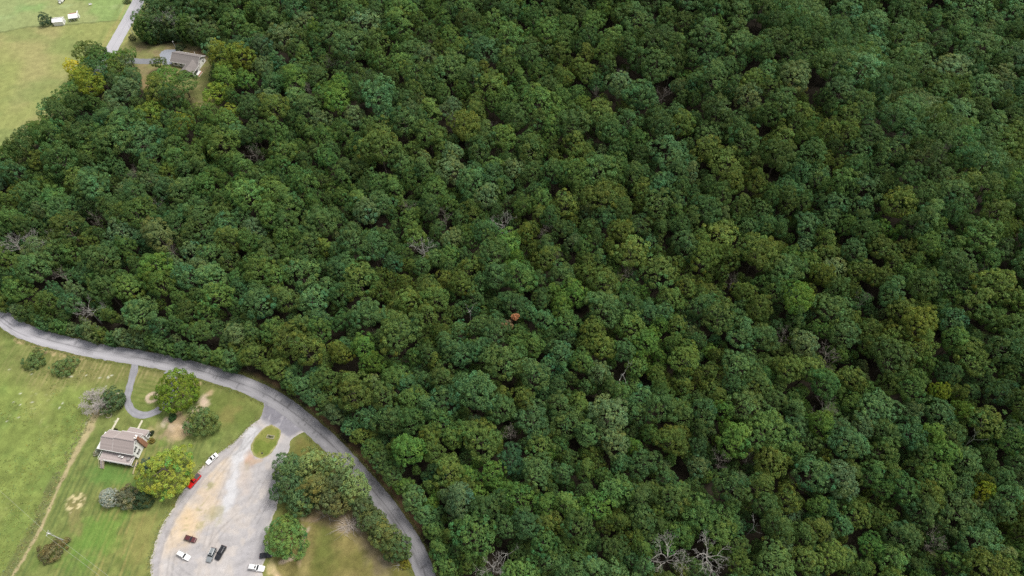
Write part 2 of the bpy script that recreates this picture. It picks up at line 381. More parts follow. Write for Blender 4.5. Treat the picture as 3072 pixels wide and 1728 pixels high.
    # bare soil and stones
    for i, (px, py, rx, ry, tl, col, k) in enumerate([
            (590, 1151, 2.2, 1.0, -10, TAN, .8), (625, 1180, 2.2, 2.0, 0, TAN, .7), (609, 1198, 2.4, 2.2, 20, PINK, .95), (606, 1222, 2.2, 2.4, 30, PINK, .6), (575, 1240, 1.1, 3.0, -25, PINK, .7),
            (522, 1292, 7.0, 5.5, 0, (.33, .27, .16), .6), (545, 1262, 4.2, 4.6, 0, (.30, .22, .14), .8), (520, 1280, 2.0, 1.6, 20, PINK, .7), (553, 1275, 1.0, 2.0, -30, PINK, .7), (490, 1275, 1.0, 1.6, 20, (.50, .42, .33), .6), (500, 1260, 1.4, 1.2, 0, PINK, .7), (530, 1288, 3.4, 2.2, -20, TAN, .55), (508, 1305, 4.0, 2.6, 0, (.33, .25, .16), .7), (535, 1312, 2.2, 1.4, 0, TAN, .6), (560, 1296, 1.4, 2.0, 0, TAN, .5),
            (452, 1290, 1.8, 1.2, 0, SAND, .5), (430, 1315, 1.2, 2.0, 0, TAN, .6),
            (928, 1290, 1.2, 0.8, -30, TAN, .85), (224, 1508, 3.0, 3.6, 0, (.24, .20, .09), .5),
            (905, 1600, 0.9, 4.2, 8, PINK, .75), (925, 1585, 1.0, 1.6, -30, PINK, .7), (930, 1560, 3.0, 1.2, 0, (.25, .18, .12), .6), (855, 1682, 3.4, 0.7, 20, PINK, .7), (905, 1650, 0.9, 5, 0, TAN, .5),
            (815, 1705, 2.2, 2.0, -30, SAND, .8), (835, 1735, 1.2, 4.0, 35, (.60, .45, .28), .9), (1050, 1578, 4.6, 2.3, -8, (.27, .215, .16), .75),
            (1160, 1680, 2.5, 3.0, 0, (.24, .20, .15), .6), (225, 1560, 2, 5, 30, (.25, .2, .09), .4),
            (1122, 1490, 1.1, 7.5, 36, (.20, .105, .06), .85), (1165, 1545, 0.9, 4, 32, (.19, .11, .065), .8), (1228, 1665, 0.9, 6, 24, (.28, .17, .07), .8)]):
        c = mix(c, col, blob(X, Y, px, py, rx, ry, 0.6, 0.9, 40 + i, tl) * k)
    c = mix(c, (0.70, 0.60, 0.36), blob(X, Y, 224, 1508, 3.0, 3.8, 0.3, 0.4, 80) * sstep(0.56, 0.62, fbm(X, Y, 1.1, 81, 2)) * 0.65)
    ring = np.hypot(X - P(456, 1193)[0], Y - P(456, 1193)[1])
    c = mix(c, PINK, sstep(0.9, 0.3, np.abs(ring - 1.7) + (n4 - .5) * 0.9) * 0.8)
    sd_, sp = line_dist(X, Y, W([(48, 1018), (90, 1034), (145, 1053), (205, 1063), (272, 1077)]))
    c = mix(c, (0.53, 0.40, 0.23), sstep(1.2, 0.3, sd_ + (fbm(X, Y, 1.5, 90, 3) - .42) * 3.4) * 0.85)
    for k in range(26):                                   # pale stones and leaves lying about
        R2 = random.Random(100 + k); px, py = R2.uniform(10, 360), R2.uniform(1090, 1290)
        c = mix(c, (0.55, 0.55, 0.46), blob(X, Y, px, py, R2.uniform(.25, .6), R2.uniform(.2, .4), .5, .3, 200 + k) * .8)
    # road shoulders, worn and leaf strewn
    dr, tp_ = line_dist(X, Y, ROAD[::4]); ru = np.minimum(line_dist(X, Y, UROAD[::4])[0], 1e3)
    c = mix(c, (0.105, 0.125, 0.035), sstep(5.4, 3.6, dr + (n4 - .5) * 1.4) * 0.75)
    # upper left fields behind the fence line
    far = sstep(205, 215, Y) * sstep(-120, -140, X)
    fl = np.interp(X, [P(0, 98)[0], P(78, 82)[0], P(163, 77)[0], P(345, 62)[0]], [P(0, 98)[1], P(78, 82)[1], P(163, 77)[1], P(345, 62)[1]])
    beyond = sstep(-0.4, 0.6, Y - fl)
    uc = np.tile(np.array([[0.245, 0.270, 0.095]]), (len(X), 1))
    uc = mix(uc, (0.300, 0.275, 0.125), sstep(0.40, 0.65, fbm(X, Y, 45, 55)) * 0.8)
    uc = mix(uc, (0.185, 0.230, 0.080), sstep(0.48, 0.70, fbm(X * .6, Y, 16, 56)) * 0.7)
    un = np.tile(np.array([[0.215, 0.300, 0.105]]), (len(X), 1))
    un = mix(un, (0.185, 0.310, 0.115), sstep(P(200, 0)[0], P(40, 0)[0], X) * 0.9)
    un = mix(un, (0.280, 0.280, 0.130), sstep(0.50, 0.68, fbm(X, Y, 22, 57)) * 0.6)
    un = mix(un, (0.30, 0.36, 0.17), sstep(0.55, 0.75, fbm(X * .5, Y * 1.2, 5, 58)) * 0.5)
    uc = uc * (1 - beyond[:, None]) + un * beyond[:, None]
    uc = mix(uc, (0.120, 0.140, 0.055), sstep(1.0, 0.3, np.abs(Y - fl) + (n4 - .5)) * 0.8)
    uc = mix(uc, (0.335, 0.300, 0.120), sstep(1.6, 0.4, np.abs(ru - 5.4) + (n4 - .5)) * 0.6)
    uc = mix(uc, (0.150, 0.190, 0.060), sstep(1.2, 0.2, np.abs(ru - 9.0) + (n4 - .5)) * 0.5)
    c = c * (1 - far[:, None]) + uc * far[:, None]
    # yard of the far house
    y = sstep(1.5, -1.5, sdist(X, Y, YARD) + (n2 - .5) * 6)
    yc = np.tile(np.array([[0.190, 0.195, 0.075]]), (len(X), 1))
    yc = mix(yc, (0.225, 0.180, 0.100), sstep(0.45, 0.6, n2) * 0.7)
    yc = mix(yc, (0.130, 0.105, 0.062), blob(X, Y, 590, 165, 13, 11, .6, .5, 94) * 0.85)
    yc = mix(yc, (0.260, 0.175, 0.105), blob(X, Y, 610, 158, 7, 2.0, .6, .8, 95) * 0.6)
    yc = mix(yc, (0.225, 0.150, 0.085), blob(X, Y, 440, 250, 5, 9, .7, .5, 96) * 0.7)
    yc = mix(yc, (0.130, 0.150, 0.048), blob(X, Y, 620, 240, 5, 20, .7, .5, 97) * 0.7)
    c = c * (1 - y[:, None]) + yc * y[:, None]
    # forest floor, litter colour darkened to put shade into the gaps between crowns
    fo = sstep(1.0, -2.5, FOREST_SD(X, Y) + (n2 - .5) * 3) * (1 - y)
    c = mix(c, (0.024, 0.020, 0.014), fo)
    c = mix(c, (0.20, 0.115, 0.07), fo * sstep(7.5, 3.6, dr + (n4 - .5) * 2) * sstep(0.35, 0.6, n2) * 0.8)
    return np.clip(c * 0.92, 0.01, 0.9)

FOREST = W([(-260, 660), (-60, 830), (0, 896), (60, 944), (130, 982), (190, 1001), (276, 1021), (400, 1043), (500, 1060), (590, 1079), (650, 1095), (712, 1114), (780, 1142), (845, 1180), (900, 1218), (955, 1265), (1014, 1318),
            (1066, 1370), (1112, 1422), (1152, 1470), (1196, 1525), (1236, 1582), (1270, 1640), (1296, 1700), (1320, 1780), (1340, 1900), (3900, 1900), (3700, -260), (900, -260)], 0) + W([(480, -260), (455, -60), (438, 4), (438, 22)], 12) + \
         W([(422, 40), (424, 66)], 9) + W([(428, 105)], 3) + W([(385, 138)], 0) + W([(346, 160), (280, 138), (238, 152), (224, 190), (200, 204), (182, 240), (158, 252), (132, 283), (112, 309), (96, 340), (70, 356), (44, 384), (26, 402), (-10, 438), (-140, 520)], 13)

_fsd_cache = {}
def FOREST_SD(X, Y):
    return sdist(X, Y, FOREST)

RIDGE = W([(1900, -400), (2060, -60), (2150, 100), (2420, 320), (2700, 560), (3050, 900), (3500, 1400)])
_rx = np.array(RIDGE)
def terrain(x, y):
    """Flat in the open; in the wood the ground swells to a low ridge and falls away behind it."""
    x = np.atleast_1d(np.asarray(x, float)); y = np.atleast_1d(np.asarray(y, float))
    d, _ = line_dist(x, y, RIDGE)
    rx = np.interp(y, _rx[::-1, 1], _rx[::-1, 0])
    sgn = np.where(x > rx, 1.0, -1.0)
    h = np.where(sgn < 0, 16 * np.exp(-(d / 70) ** 2), 16 - 36 * sstep(0, 62, d))
    h = h + (fbm(x, y, 60, 77, 2) - 0.5) * 5
    w_ = sstep(12, 85, -FOREST_SD(x, y)) * (1 - sstep(0, -1, sdist(x, y, YARD)))
    return h * w_

def P3(px, py, h=0.0):
    """A place h metres above the terrain."""
    z = h
    for _ in range(6):
        p = P(px, py, z); z = h + float(terrain(p[0], p[1])[0])
    return P(px, py, z)

# ------------------------------------------------------------------ ground sheet, roads, drives
def spaced(parts):
    out = [parts[0][0]]
    for a, b, s in parts:
        n = max(1, int(round((b - a) / s))); out += list(np.linspace(a, b, n + 1)[1:])
    return np.array(out)
gx = spaced([(-4000, -1000, 600), (-1000, -420, 58), (-420, -300, 6), (-300, -205, 1.6), (-205, -20, 0.5), (-20, 380, 5), (380, 1000, 62), (1000, 4000, 600)])
gy = spaced([(-4000, -300, 500), (-300, 20, 16), (20, 148, 0.5), (148, 215, 1.2), (215, 365, 1.1), (365, 520, 6), (520, 1000, 60), (1000, 4000, 600)])
GX, GY = np.meshgrid(gx, gy); fx_, fy_ = GX.ravel(), GY.ravel()
gz = np.zeros(len(fx_)); near = (np.abs(fx_) < 700) & (fy_ > -200) & (fy_ < 800)
gz[near] = terrain(fx_[near], fy_[near])
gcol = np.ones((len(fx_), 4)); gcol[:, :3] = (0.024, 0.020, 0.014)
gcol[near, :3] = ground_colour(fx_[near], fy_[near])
nx, ny = len(gx), len(gy)
ii = (np.arange(ny - 1)[:, None] * nx + np.arange(nx - 1)[None, :]).ravel()
GF = np.stack([ii, ii + 1, ii + 1 + nx, ii + nx], 1)
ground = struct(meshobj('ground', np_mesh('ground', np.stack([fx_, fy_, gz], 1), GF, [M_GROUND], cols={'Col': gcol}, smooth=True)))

def strip(name, line, width, z, colour, nacross=9, wob=0.25, seed=0, kind='structure'):
    """A paved ribbon along a line with slightly crumbling edges; colour(u, s, x, y) per point."""
    t = np.gradient(line, axis=0); t /= np.hypot(t[:, 0], t[:, 1])[:, None]; nrm = np.stack([-t[:, 1], t[:, 0]], 1)
    us = np.linspace(-1, 1, nacross); s = np.arange(len(line)) / (len(line) - 1.0)
    hw = np.full(len(line), width / 2.0)
    V = []; U = []; Sx = []
    for u in us:
        e = 1.0 if abs(u) < 0.99 else None
        w_ = hw * u
        if e is None: w_ = w_ + np.sign(u) * (fbm(line[:, 0], line[:, 1], 1.6, seed + int(u > 0), 3) - .5) * 2 * wob
        V.append(line + nrm * w_[:, None]); U.append(np.full(len(line), u)); Sx.append(s)
    V = np.concatenate(V); U = np.concatenate(U); Sx = np.concatenate(Sx)
    n = len(line)
    a = (np.arange(nacross - 1)[:, None] * n + np.arange(n - 1)[None, :]).ravel()
    F = np.stack([a, a + 1, a + 1 + n, a + n], 1)[:, ::-1]
    c = np.ones((len(V), 4)); c[:, :3] = np.clip(colour(U, Sx, V[:, 0], V[:, 1]), 0.01, 0.9)
    o = meshobj(name, np_mesh(name, np.column_stack([V, np.full(len(V), z)]), F, [M_ROAD], cols={'Col': c}))
    o['kind'] = kind
    return o

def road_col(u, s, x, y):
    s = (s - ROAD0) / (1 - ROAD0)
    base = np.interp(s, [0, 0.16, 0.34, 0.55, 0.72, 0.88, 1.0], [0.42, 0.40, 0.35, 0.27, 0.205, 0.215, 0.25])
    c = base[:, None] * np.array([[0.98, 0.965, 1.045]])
    v = fbm(u * 5, s * 14, 0.5, 61)
    c = c * (1 + (v[:, None] - .5) * 0.16)
    tr = np.exp(-((np.abs(u) - 0.48) / 0.17) ** 2)
    c = c * (1 + 0.10 * tr[:, None])
    mid = np.exp(-((u + 0.02 + (fbm(x, y, 12, 62) - .5) * .16) / 0.055) ** 2) * sstep(0.30, 0.5, fbm(x, y, 14, 63))
    c = c * (1 - 0.46 * mid[:, None])
    sk = np.exp(-((u + 0.42) / 0.07) ** 2) * (sstep(0.07, 0.09, s) * sstep(0.26, 0.245, s))
    c = c * (1 - 0.38 * sk[:, None])
    sk = np.exp(-((u + 0.35) / 0.2) ** 2) * (sstep(0.80, 0.83, s) * sstep(0.93, 0.90, s))
    c = c * (1 - 0.36 * sk[:, None])
    ck = np.zeros(len(u))
    for k in range(34):                                            # cracks and tar lines across the lane
        R3 = random.Random(900 + k); s0 = R3.uniform(.03, .97); ck = np.maximum(ck, sstep(.0011, .0003, np.abs(s - s0 - u * R3.uniform(-.004, .004) + (fbm(x, y, 1.5, 640 + k, 2) - .5) * .003)) * (np.abs(u - R3.uniform(-.5, .5)) < R3.uniform(.2, .7)))
    c = c * (1 - .4 * ck[:, None])
    pt = sstep(.60, .66, fbm(u * 2.2 + 7, s * 55, 1.0, 68, 2)); c = c * (1 - .16 * pt[:, None])      # patches
    e = sstep(0.86, 1.0, np.abs(u))
    return c * (1 - .12 * e[:, None])
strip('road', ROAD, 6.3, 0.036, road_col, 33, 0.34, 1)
strip('upper_road', UROAD, 7.0, 0.036, lambda u, s, x, y: (0.40 * (1 + .1 * (fbm(x, y, 6, 64) - .5)) * (1 - .12 * np.exp(-(u / .06) ** 2)))[:, None] * np.array([[0.98, .97, 1.05]]), 17, 0.2, 2)
strip('driveway', DRIVE, 2.75, 0.024, lambda u, s, x, y: (0.235 * (1 + .5 * (fbm(x, y, 1.6, 65) - .5)) * (1 + .14 * np.exp(-((np.abs(u) - .5) / .2) ** 2)))[:, None] * np.array([[0.97, .97, 1.08]]), 13, 0.35, 3)
strip('upper_driveway', UDRIVE, 4.2, 0.024, lambda u, s, x, y: (0.19 * (1 + .4 * (fbm(x, y, 2.5, 66) - .5)))[:, None] * np.array([[0.95, .98, 1.08]]), 9, 0.3, 4)

def sheet(name, poly, z, cell, colour, mat, wob=0.5, seed=0, holes=()):
    """A ground sheet with interior points to carry its colour and an uneven edge."""
    poly = np.array(poly); pl = np.vstack([poly, poly[:1]])
    xs = np.arange(poly[:, 0].min() - 2, poly[:, 0].max() + 2, cell); ys = np.arange(poly[:, 1].min() - 2, poly[:, 1].max() + 2, cell)
    X, Y = np.meshgrid(xs, ys); x, y = X.ravel(), Y.ravel()
    d = sdist(x, y, [tuple(p) for p in poly]) + (fbm(x, y, 2.4, seed + 500, 3) - .5) * 2 * wob
    for h in holes: d = np.maximum(d, -(sdist(x, y, h) + (fbm(x, y, 2.0, seed + 700, 3) - .5) * .6))
    inn = d < 0; n = len(xs); g = d.reshape(X.shape)
    gy_, gx_ = np.gradient(g, cell)
    gl = np.hypot(gx_, gy_).ravel() + 1e-6
    out = (d >= 0) & (d < cell * 1.6)
    sh = np.where(out, d, 0)
    x2 = x - sh * gx_.ravel() / gl; y2 = y - sh * gy_.ravel() / gl
    a = (np.arange(len(ys) - 1)[:, None] * n + np.arange(n - 1)[None, :]).ravel()
    F = np.stack([a, a + 1, a + 1 + n, a + n], 1)
    ok = (inn | out)[F].all(1) & inn[F].any(1); F = F[ok]
    used = np.unique(F); re = np.full(len(x), -1); re[used] = np.arange(len(used)); F = re[F]
    c = np.ones((len(used), 4)); c[:, :3] = np.clip(colour(x2[used], y2[used], d[used]), 0.01, 0.92)
    return struct(meshobj(name, np_mesh(name, np.column_stack([x2[used], y2[used], np.full(len(used), z)]), F, [mat], cols={'Col': c})))

def lot_col(x, y, d):
    n1, n2, n4 = fbm(x, y, 9, 71), fbm(x, y, 3.2, 72), fbm(x, y, 1.3, 73, 3)
    c = np.tile(np.array([[0.470, 0.445, 0.440]]), (len(x), 1))
    c = mix(c, (0.40, 0.385, 0.395), sstep(0.42, 0.62, n1) * 0.8)
    c = mix(c, (0.50, 0.455, 0.425), sstep(0.5, 0.66, n2) * 0.6)
    tan = W([(672, 1370), (640, 1400), (600, 1450), (560, 1510), (530, 1560), (512, 1610), (500, 1660), (545, 1665), (592, 1625), (610, 1580), (640, 1540), (668, 1500), (684, 1440), (690, 1395)])
    td = sdist(x, y, tan) + (n1 - .5) * 6 + (n2 - .5) * 3
    c = mix(c, (0.60, 0.48, 0.345), sstep(2.5, -2.0, td) * 0.70 * (.55 + .45 * sstep(.3, .6, fbm(x, y, 2.2, 79, 4))))
    c = mix(c, (0.64, 0.49, 0.31), blob(x, y, 560, 1570, 4.5, 6, .7, .5, 301, 30) * .7)
    w1, _ = line_dist(x, y, W([(755, 1298), (735, 1330), (712, 1385), (703, 1440), (690, 1490), (680, 1528)]))
    c = mix(c, (0.56, 0.56, 0.585), sstep(3.0, 0.6, w1 + (n2 - .5) * 4) * .85)
    w2, _ = line_dist(x, y, W([(765, 1305), (735, 1345), (700, 1365)])); c = mix(c, (0.39, 0.38, 0.385), sstep(.5, .2, w2 + (n4 - .5) * .5) * .7)
    w2, _ = line_dist(x, y, W([(775, 1290), (745, 1315), (722, 1350)])); c = mix(c, (0.42, 0.41, 0.415), sstep(.45, .2, w2 + (n4 - .5) * .5) * .6)
    for (px, py, rx, ry, tl, k) in [(626, 1458, 1.9, 1.5, 30, .75), (600, 1532, 1.9, 1.7, 0, .7), (641, 1535, 3.4, 2.2, 20, .5), (600, 1577, 2.0, 1.4, 60, .6), (560, 1576, 1.5, .7, 0, .75), (559, 1555, 1.5, .5, -20, .7), (618, 1500, .25, 3.2, -28, .5), (645, 1560, 2.5, 2.5, 0, .35), (555, 1590, 1.6, .5, 10, .5)]:
        c = mix(c, (0.33, 0.31, 0.155), blob(x, y, px, py, rx, ry, .7, .7, int(px), tl) * sstep(.3, .5, n4) * k)
    c = mix(c, (0.47, 0.30, 0.20), blob(x, y, 752, 1378, 2.4, 3.0, .7, .5, 310, 20) * .75)
    c = mix(c, (0.46, 0.33, 0.22), blob(x, y, 770, 1384, 3.0, 1.0, .7, .5, 311, 10) * .6)
    c = mix(c, (0.35, 0.30, 0.17), blob(x, y, 741, 1402, 1.1, 2.0, .7, .6, 312, 10) * .55)
    c = mix(c, (0.50, 0.43, 0.385), blob(x, y, 735, 1440, 3, 7, .8, .6, 313, 10) * .6)
    w3, _ = line_dist(x, y, W([(835, 1430), (815, 1500), (790, 1580), (770, 1640), (730, 1720)])); c = mix(c, (0.365, 0.355, 0.375), sstep(5.5, 1.5, w3 + (n2 - .5) * 5) * .75)
    w4, _ = line_dist(x, y, W([(815, 1540), (808, 1600), (790, 1640), (760, 1690)])); c = mix(c, (0.30, 0.29, 0.31), sstep(1.2, .4, w4 + (n4 - .5) * 1.2) * .5)
    w5, _ = line_dist(x, y, W([(716, 1325), (660, 1372), (610, 1420), (560, 1490), (515, 1560), (485, 1620), (466, 1690), (462, 1740)]))
    c = mix(c, (0.375, 0.36, 0.375), sstep(2.3, .8, np.abs(w5) + (n2 - .5) * 2) * .75)
    c = mix(c, (0.30, 0.28, 0.28), sstep(.5, .2, np.abs(w5 - 1.1) + (n4 - .5) * .6) * .35)
    c = mix(c, (0.53, 0.50, 0.43), sstep(-1.0, -0.1, d) * sstep(P(0, 1480)[1], P(0, 1540)[1], y) * .5)
    ap = sstep(1.0, -1.4, sdist(x, y, APRON) + (n2 - .5) * 3.2)
    c = mix(c, (0.245, 0.240, 0.275), ap * .95)
    c = mix(c, (0.205, 0.200, 0.232), ap * sstep(.42, .6, n1) * .7)
    c = mix(c, (0.42, 0.41, 0.44), ap * sstep(.63, .68, fbm(x * 2.2, y * .8, 2.0, 75)) * .45)
    r3, _ = line_dist(x, y, W([(868, 1325), (850, 1360), (838, 1440)])); c = mix(c, (0.375, 0.365, 0.38), sstep(4.2, 2, r3 + (n2 - .5) * 2) * (1 - ap) * .7)
    for k, tk in enumerate([[(742, 1310), (700, 1400), (668, 1480), (640, 1560), (618, 1640)], [(730, 1320), (672, 1400), (610, 1480), (560, 1560), (520, 1650), (505, 1760)], [(845, 1400), (800, 1500), (740, 1600), (650, 1640), (575, 1650)],
                            [(840, 1380), (815, 1470), (790, 1560), (765, 1650), (760, 1760)], [(655, 1690), (700, 1670), (760, 1668)], [(505, 1600), (520, 1690), (580, 1740), (660, 1745)], [(600, 1760), (610, 1690), (660, 1600), (740, 1520), (800, 1420)]]):
        tl = smooth_line(W(tk), 2.0); td2, _ = line_dist(x, y, tl)
        c = c * (1 - (.15 * sstep(.42, .12, np.abs(td2 - .85) + (n4 - .5) * .5) * sstep(.35, .6, fbm(x, y, 7, 770 + k)))[:, None])
    rut = fbm(x * 1.0 + y * .5, (y - x * .5) * 4.0, 6.0, 78, 4); c = c * (1 + (rut[:, None] - .5) * .22)
    g = sstep(.60, .8, vnoise(x, y, .45, 76)); c = c * (1 - .07 * g[:, None])
    return c * .87
sheet('gravel_lot', LOTP, 0.018, 0.35, lot_col, M_LOT, 0.75, 11, holes=[ISLE])

def isle_col(x, y, d):
    n = fbm(x, y, 3, 85); c = np.tile(np.array([[0.130, 0.165, 0.035]]), (len(x), 1))
    c = mix(c, (0.21, 0.21, 0.06), sstep(.45, .65, n) * .7)
    return mix(c, (0.40, 0.34, 0.20), sstep(-.7, .1, d + (fbm(x, y, 1.2, 86, 2) - .5) * .8) * .6)
sheet('grass_island', ISLE, 0.03, 0.35, isle_col, M_GROUND, 0.25, 12)
sheet('parking_pad', PAD, 0.030, 0.6, lambda x, y, d: (0.27 * (1 + .25 * (fbm(x, y, 4, 87) - .5)))[:, None] * np.array([[.93, 1.0, 1.16]]), M_ROAD, 0.3, 13)
def path_sheet(name, a, b, w):
    a, b = np.array(P(*a)[:2]), np.array(P(*b)[:2]); t = (b - a) / np.hypot(*(b - a)); n = np.array([-t[1], t[0]]) * w / 2
    m = MB(); k = int(np.hypot(*(b - a)) / 0.9)
    for i in range(k):
        p, q = a + (b - a) * (i + .02) / k, a + (b - a) * (i + .98) / k
        m.prism([tuple(p - n), tuple(q - n), tuple(q + n), tuple(p + n)], 0.0, 0.045)
    return struct(m.build(name, M_CONC))
path_sheet('path', (356, 1254), (336, 1289), 0.75)
path_sheet('path', (427, 1261), (414, 1286), 0.75)

# ------------------------------------------------------------------ trees
def golden(n, lo, hi, rng, jit=0.25):
    """Directions spread over a band of the sphere, cos of the polar angle from hi down to lo."""
    k = np.arange(n) + 0.5
    cz = hi + (lo - hi) * k / n + rng.normal(0, jit / math.sqrt(n), n); cz = np.clip(cz, -1, 1)
    ph = k * 2.399963 + rng.normal(0, jit, n) + rng.uniform(0, 6.28)
    s = np.sqrt(1 - cz * cz)
    return np.stack([s * np.cos(ph), s * np.sin(ph), cz], 1)

def leaf_cloud(cent, nrm, size, rng, jit=0.30, up=0.15):
    """One kite-shaped leaf cluster per point, facing roughly along nrm."""
    n = len(cent)
    d = nrm + rng.normal(0, jit, (n, 3)); d[:, 2] += up
    d /= np.linalg.norm(d, axis=1)[:, None] + 1e-9
    a = np.cross(d, rng.normal(0, 1, (n, 3))); a /= np.linalg.norm(a, axis=1)[:, None] + 1e-9
    b = np.cross(d, a)
    s = (size * rng.uniform(0.65, 1.35, n))[:, None]
    fold = d * s * 0.22
    V = np.stack([cent - a * s * 0.62, cent - b * s * 0.36 + fold, cent + a * s * 0.62, cent + b * s * 0.36 + fold], 1).reshape(-1, 3)
    F = np.arange(4 * n).reshape(n, 4)
    return V, F

def crown_arrays(seed, R=5.0, zc=11.0, up=5.5, dn=5.0, sp=None, fr=None, leaves=50, leaf=None, groups=7, amp=1.0, flat=1.95, open_=0.0, ragged=1.0, squash=(1, 1), cone=0.0, low=1.0, **_):
    """A broadleaf crown: limbs divide an uneven dome between them, and every limb carries rounded tufts of leaves with gaps between."""
    rng = np.random.default_rng(seed)
    sp = sp or min(1.55, R * 0.34); fr = fr or sp * 0.57; leaf = leaf or max(.16, min(0.38, sp * 0.26))
    a1, a2, a3 = rng.uniform(0, 6.28, 3)
    def env(ph): return R * (1 + ragged * (0.13 * np.sin(2 * ph + a1) + 0.10 * np.sin(3 * ph + a2) + 0.06 * np.sin(5 * ph + a3)))
    # limbs
    gq = []
    while len(gq) < groups:
        p = rng.uniform(-R, R, 2)
        if np.hypot(*p) < R * .92 and all(np.hypot(*(p - q)) > R * 1.15 / math.sqrt(groups) for q in gq) or rng.uniform() < .02: gq.append(p)
    gq = np.array(gq); gh = rng.normal(0, 0.45 * amp, groups); gb = rng.normal(1, 0.09, groups); ghue = rng.normal(0, .06, groups)
    def dome(x, y):
        d = np.hypot(x[:, None] - gq[None, :, 0], y[:, None] - gq[None, :, 1]); k = d.argmin(1); d1 = np.sort(d, 1)
        ph = np.arctan2(y, x); q = np.clip(np.hypot(x, y) / env(ph), 0, 1)
        edge = np.clip((d1[:, 1] - d1[:, 0]) / (0.55 * R), 0, 1) if groups > 1 else np.ones(len(x))
        z = zc + up * (1 - q ** flat) * (1 - cone) + up * cone * (1 - q) + gh[k] * (1 - q * .5) + amp * (np.sqrt(edge) - .8) * 1.7
        return z, k, q
    # tufts on the top
    pts = []
    n_try = int(22 * (R / sp) ** 2) + 60; cand = rng.uniform(-R * 1.3, R * 1.3, (n_try, 2))
    for p in cand:
        if np.hypot(*p) > env(math.atan2(p[1], p[0])) * .97: continue
        if all((p[0] - q[0]) ** 2 + (p[1] - q[1]) ** 2 > (sp * .79) ** 2 for q in pts): pts.append(p)
    T = np.array(pts); z, k, q = dome(T[:, 0], T[:, 1])
    z = z + rng.normal(0, .22 * sp, len(T))
    e = .05; zx = (dome(T[:, 0] + e, T[:, 1])[0] - dome(T[:, 0] - e, T[:, 1])[0]); r_ = np.hypot(T[:, 0], T[:, 1]) + 1e-6
    rad = np.stack([T[:, 0] / r_, T[:, 1] / r_], 1)
    N0 = np.column_stack([rad * (q ** 1.5)[:, None] * 1.1, 1.05 - .65 * q]); C0 = np.column_stack([T, z])
    # tufts down the sides
    rows = np.arange(sp * .5, dn * low, sp * .82); C1, N1, K1 = [], [], []
    for zz in rows:
        t = zz / dn; sh = (1 - .50 * t ** 1.6) if cone == 0 else 1.0
        m = max(4, int(2 * math.pi * R * sh / (sp * 1.05))); ph = np.arange(m) / m * 6.283 + rng.uniform(0, 6) + rng.normal(0, .12, m)
        rr = env(ph) * sh * rng.uniform(.86, 1.04, m)
        C1.append(np.stack([rr * np.cos(ph), rr * np.sin(ph), np.full(m, zc - zz) + rng.normal(0, .3 * sp, m)], 1)); N1.append(np.stack([np.cos(ph), np.sin(ph), np.full(m, .35)], 1)); K1.append(np.zeros(m, int) + rng.integers(0, groups, m))
    FC = np.vstack([C0] + C1); FN = np.vstack([N0] + N1); FK = np.concatenate([k] + K1)
    keep = rng.uniform(0, 1, len(FC)) > open_; FC, FN, FK = FC[keep], FN[keep], FK[keep]
    FC[:, 0] *= squash[0]; FC[:, 1] *= squash[1]; FN /= np.linalg.norm(FN, axis=1)[:, None]
    n = len(FC); FR = fr * rng.uniform(.70, 1.30, n)
    fb = gb[FK] * np.clip(rng.normal(1, .10, n), .7, 1.3); fh = ghue[FK] + rng.normal(0, .03, n)
    g = rng.normal(0, 1, (n, leaves, 3)); g /= np.linalg.norm(g, axis=2)[:, :, None]
    dt = (g * FN[:, None, :]).sum(2); flip = dt < -.15; g[flip] *= -1
    pos = FC[:, None, :] + g * FR[:, None, None] * rng.uniform(.70, 1.06, (n, leaves, 1)) * np.array([1, 1, .9])
    C = pos.reshape(-1, 3); Nn = (g + FN[:, None, :] * .25).reshape(-1, 3)
    B = np.repeat(fb, leaves); Hh = np.repeat(fh, leaves); SZ = np.full(len(C), leaf)
    # leaves and twigs inside, well below the tufts
    m = int(len(FC) * 3.2); u = rng.uniform(-1, 1, (m, 2)) * R * .8; u = u[np.hypot(u[:, 0], u[:, 1]) < R * .72]; zi, _, qi = dome(u[:, 0], u[:, 1])
    CI = np.column_stack([u[:, 0] * squash[0], u[:, 1] * squash[1], zi - rng.uniform(.30, .66, len(u)) * (up * .5 + dn * .5)])
    C = np.vstack([C, CI]); Nn = np.vstack([Nn, np.tile([0, 0, 1.0], (len(CI), 1)) + rng.normal(0, .4, (len(CI), 3))]); B = np.concatenate([B, np.full(len(CI), .95)]); Hh = np.concatenate([Hh, np.zeros(len(CI))]); SZ = np.concatenate([SZ, np.full(len(CI), leaf * 2.2)])
    V, F = leaf_cloud(C, Nn, SZ, rng)
    b = B * rng.normal(1, 0.10, len(C)); hue = Hh + rng.normal(0, 0.05, len(C))
    col = np.stack([b * (1 + hue * 1.6), b, b * (1 - hue * 1.5), np.ones_like(b)], 1)
    V[:, 2] = np.maximum(V[:, 2], .05)
    return V, F, np.clip(np.repeat(col, 4, 0), 0.4, 1.7)

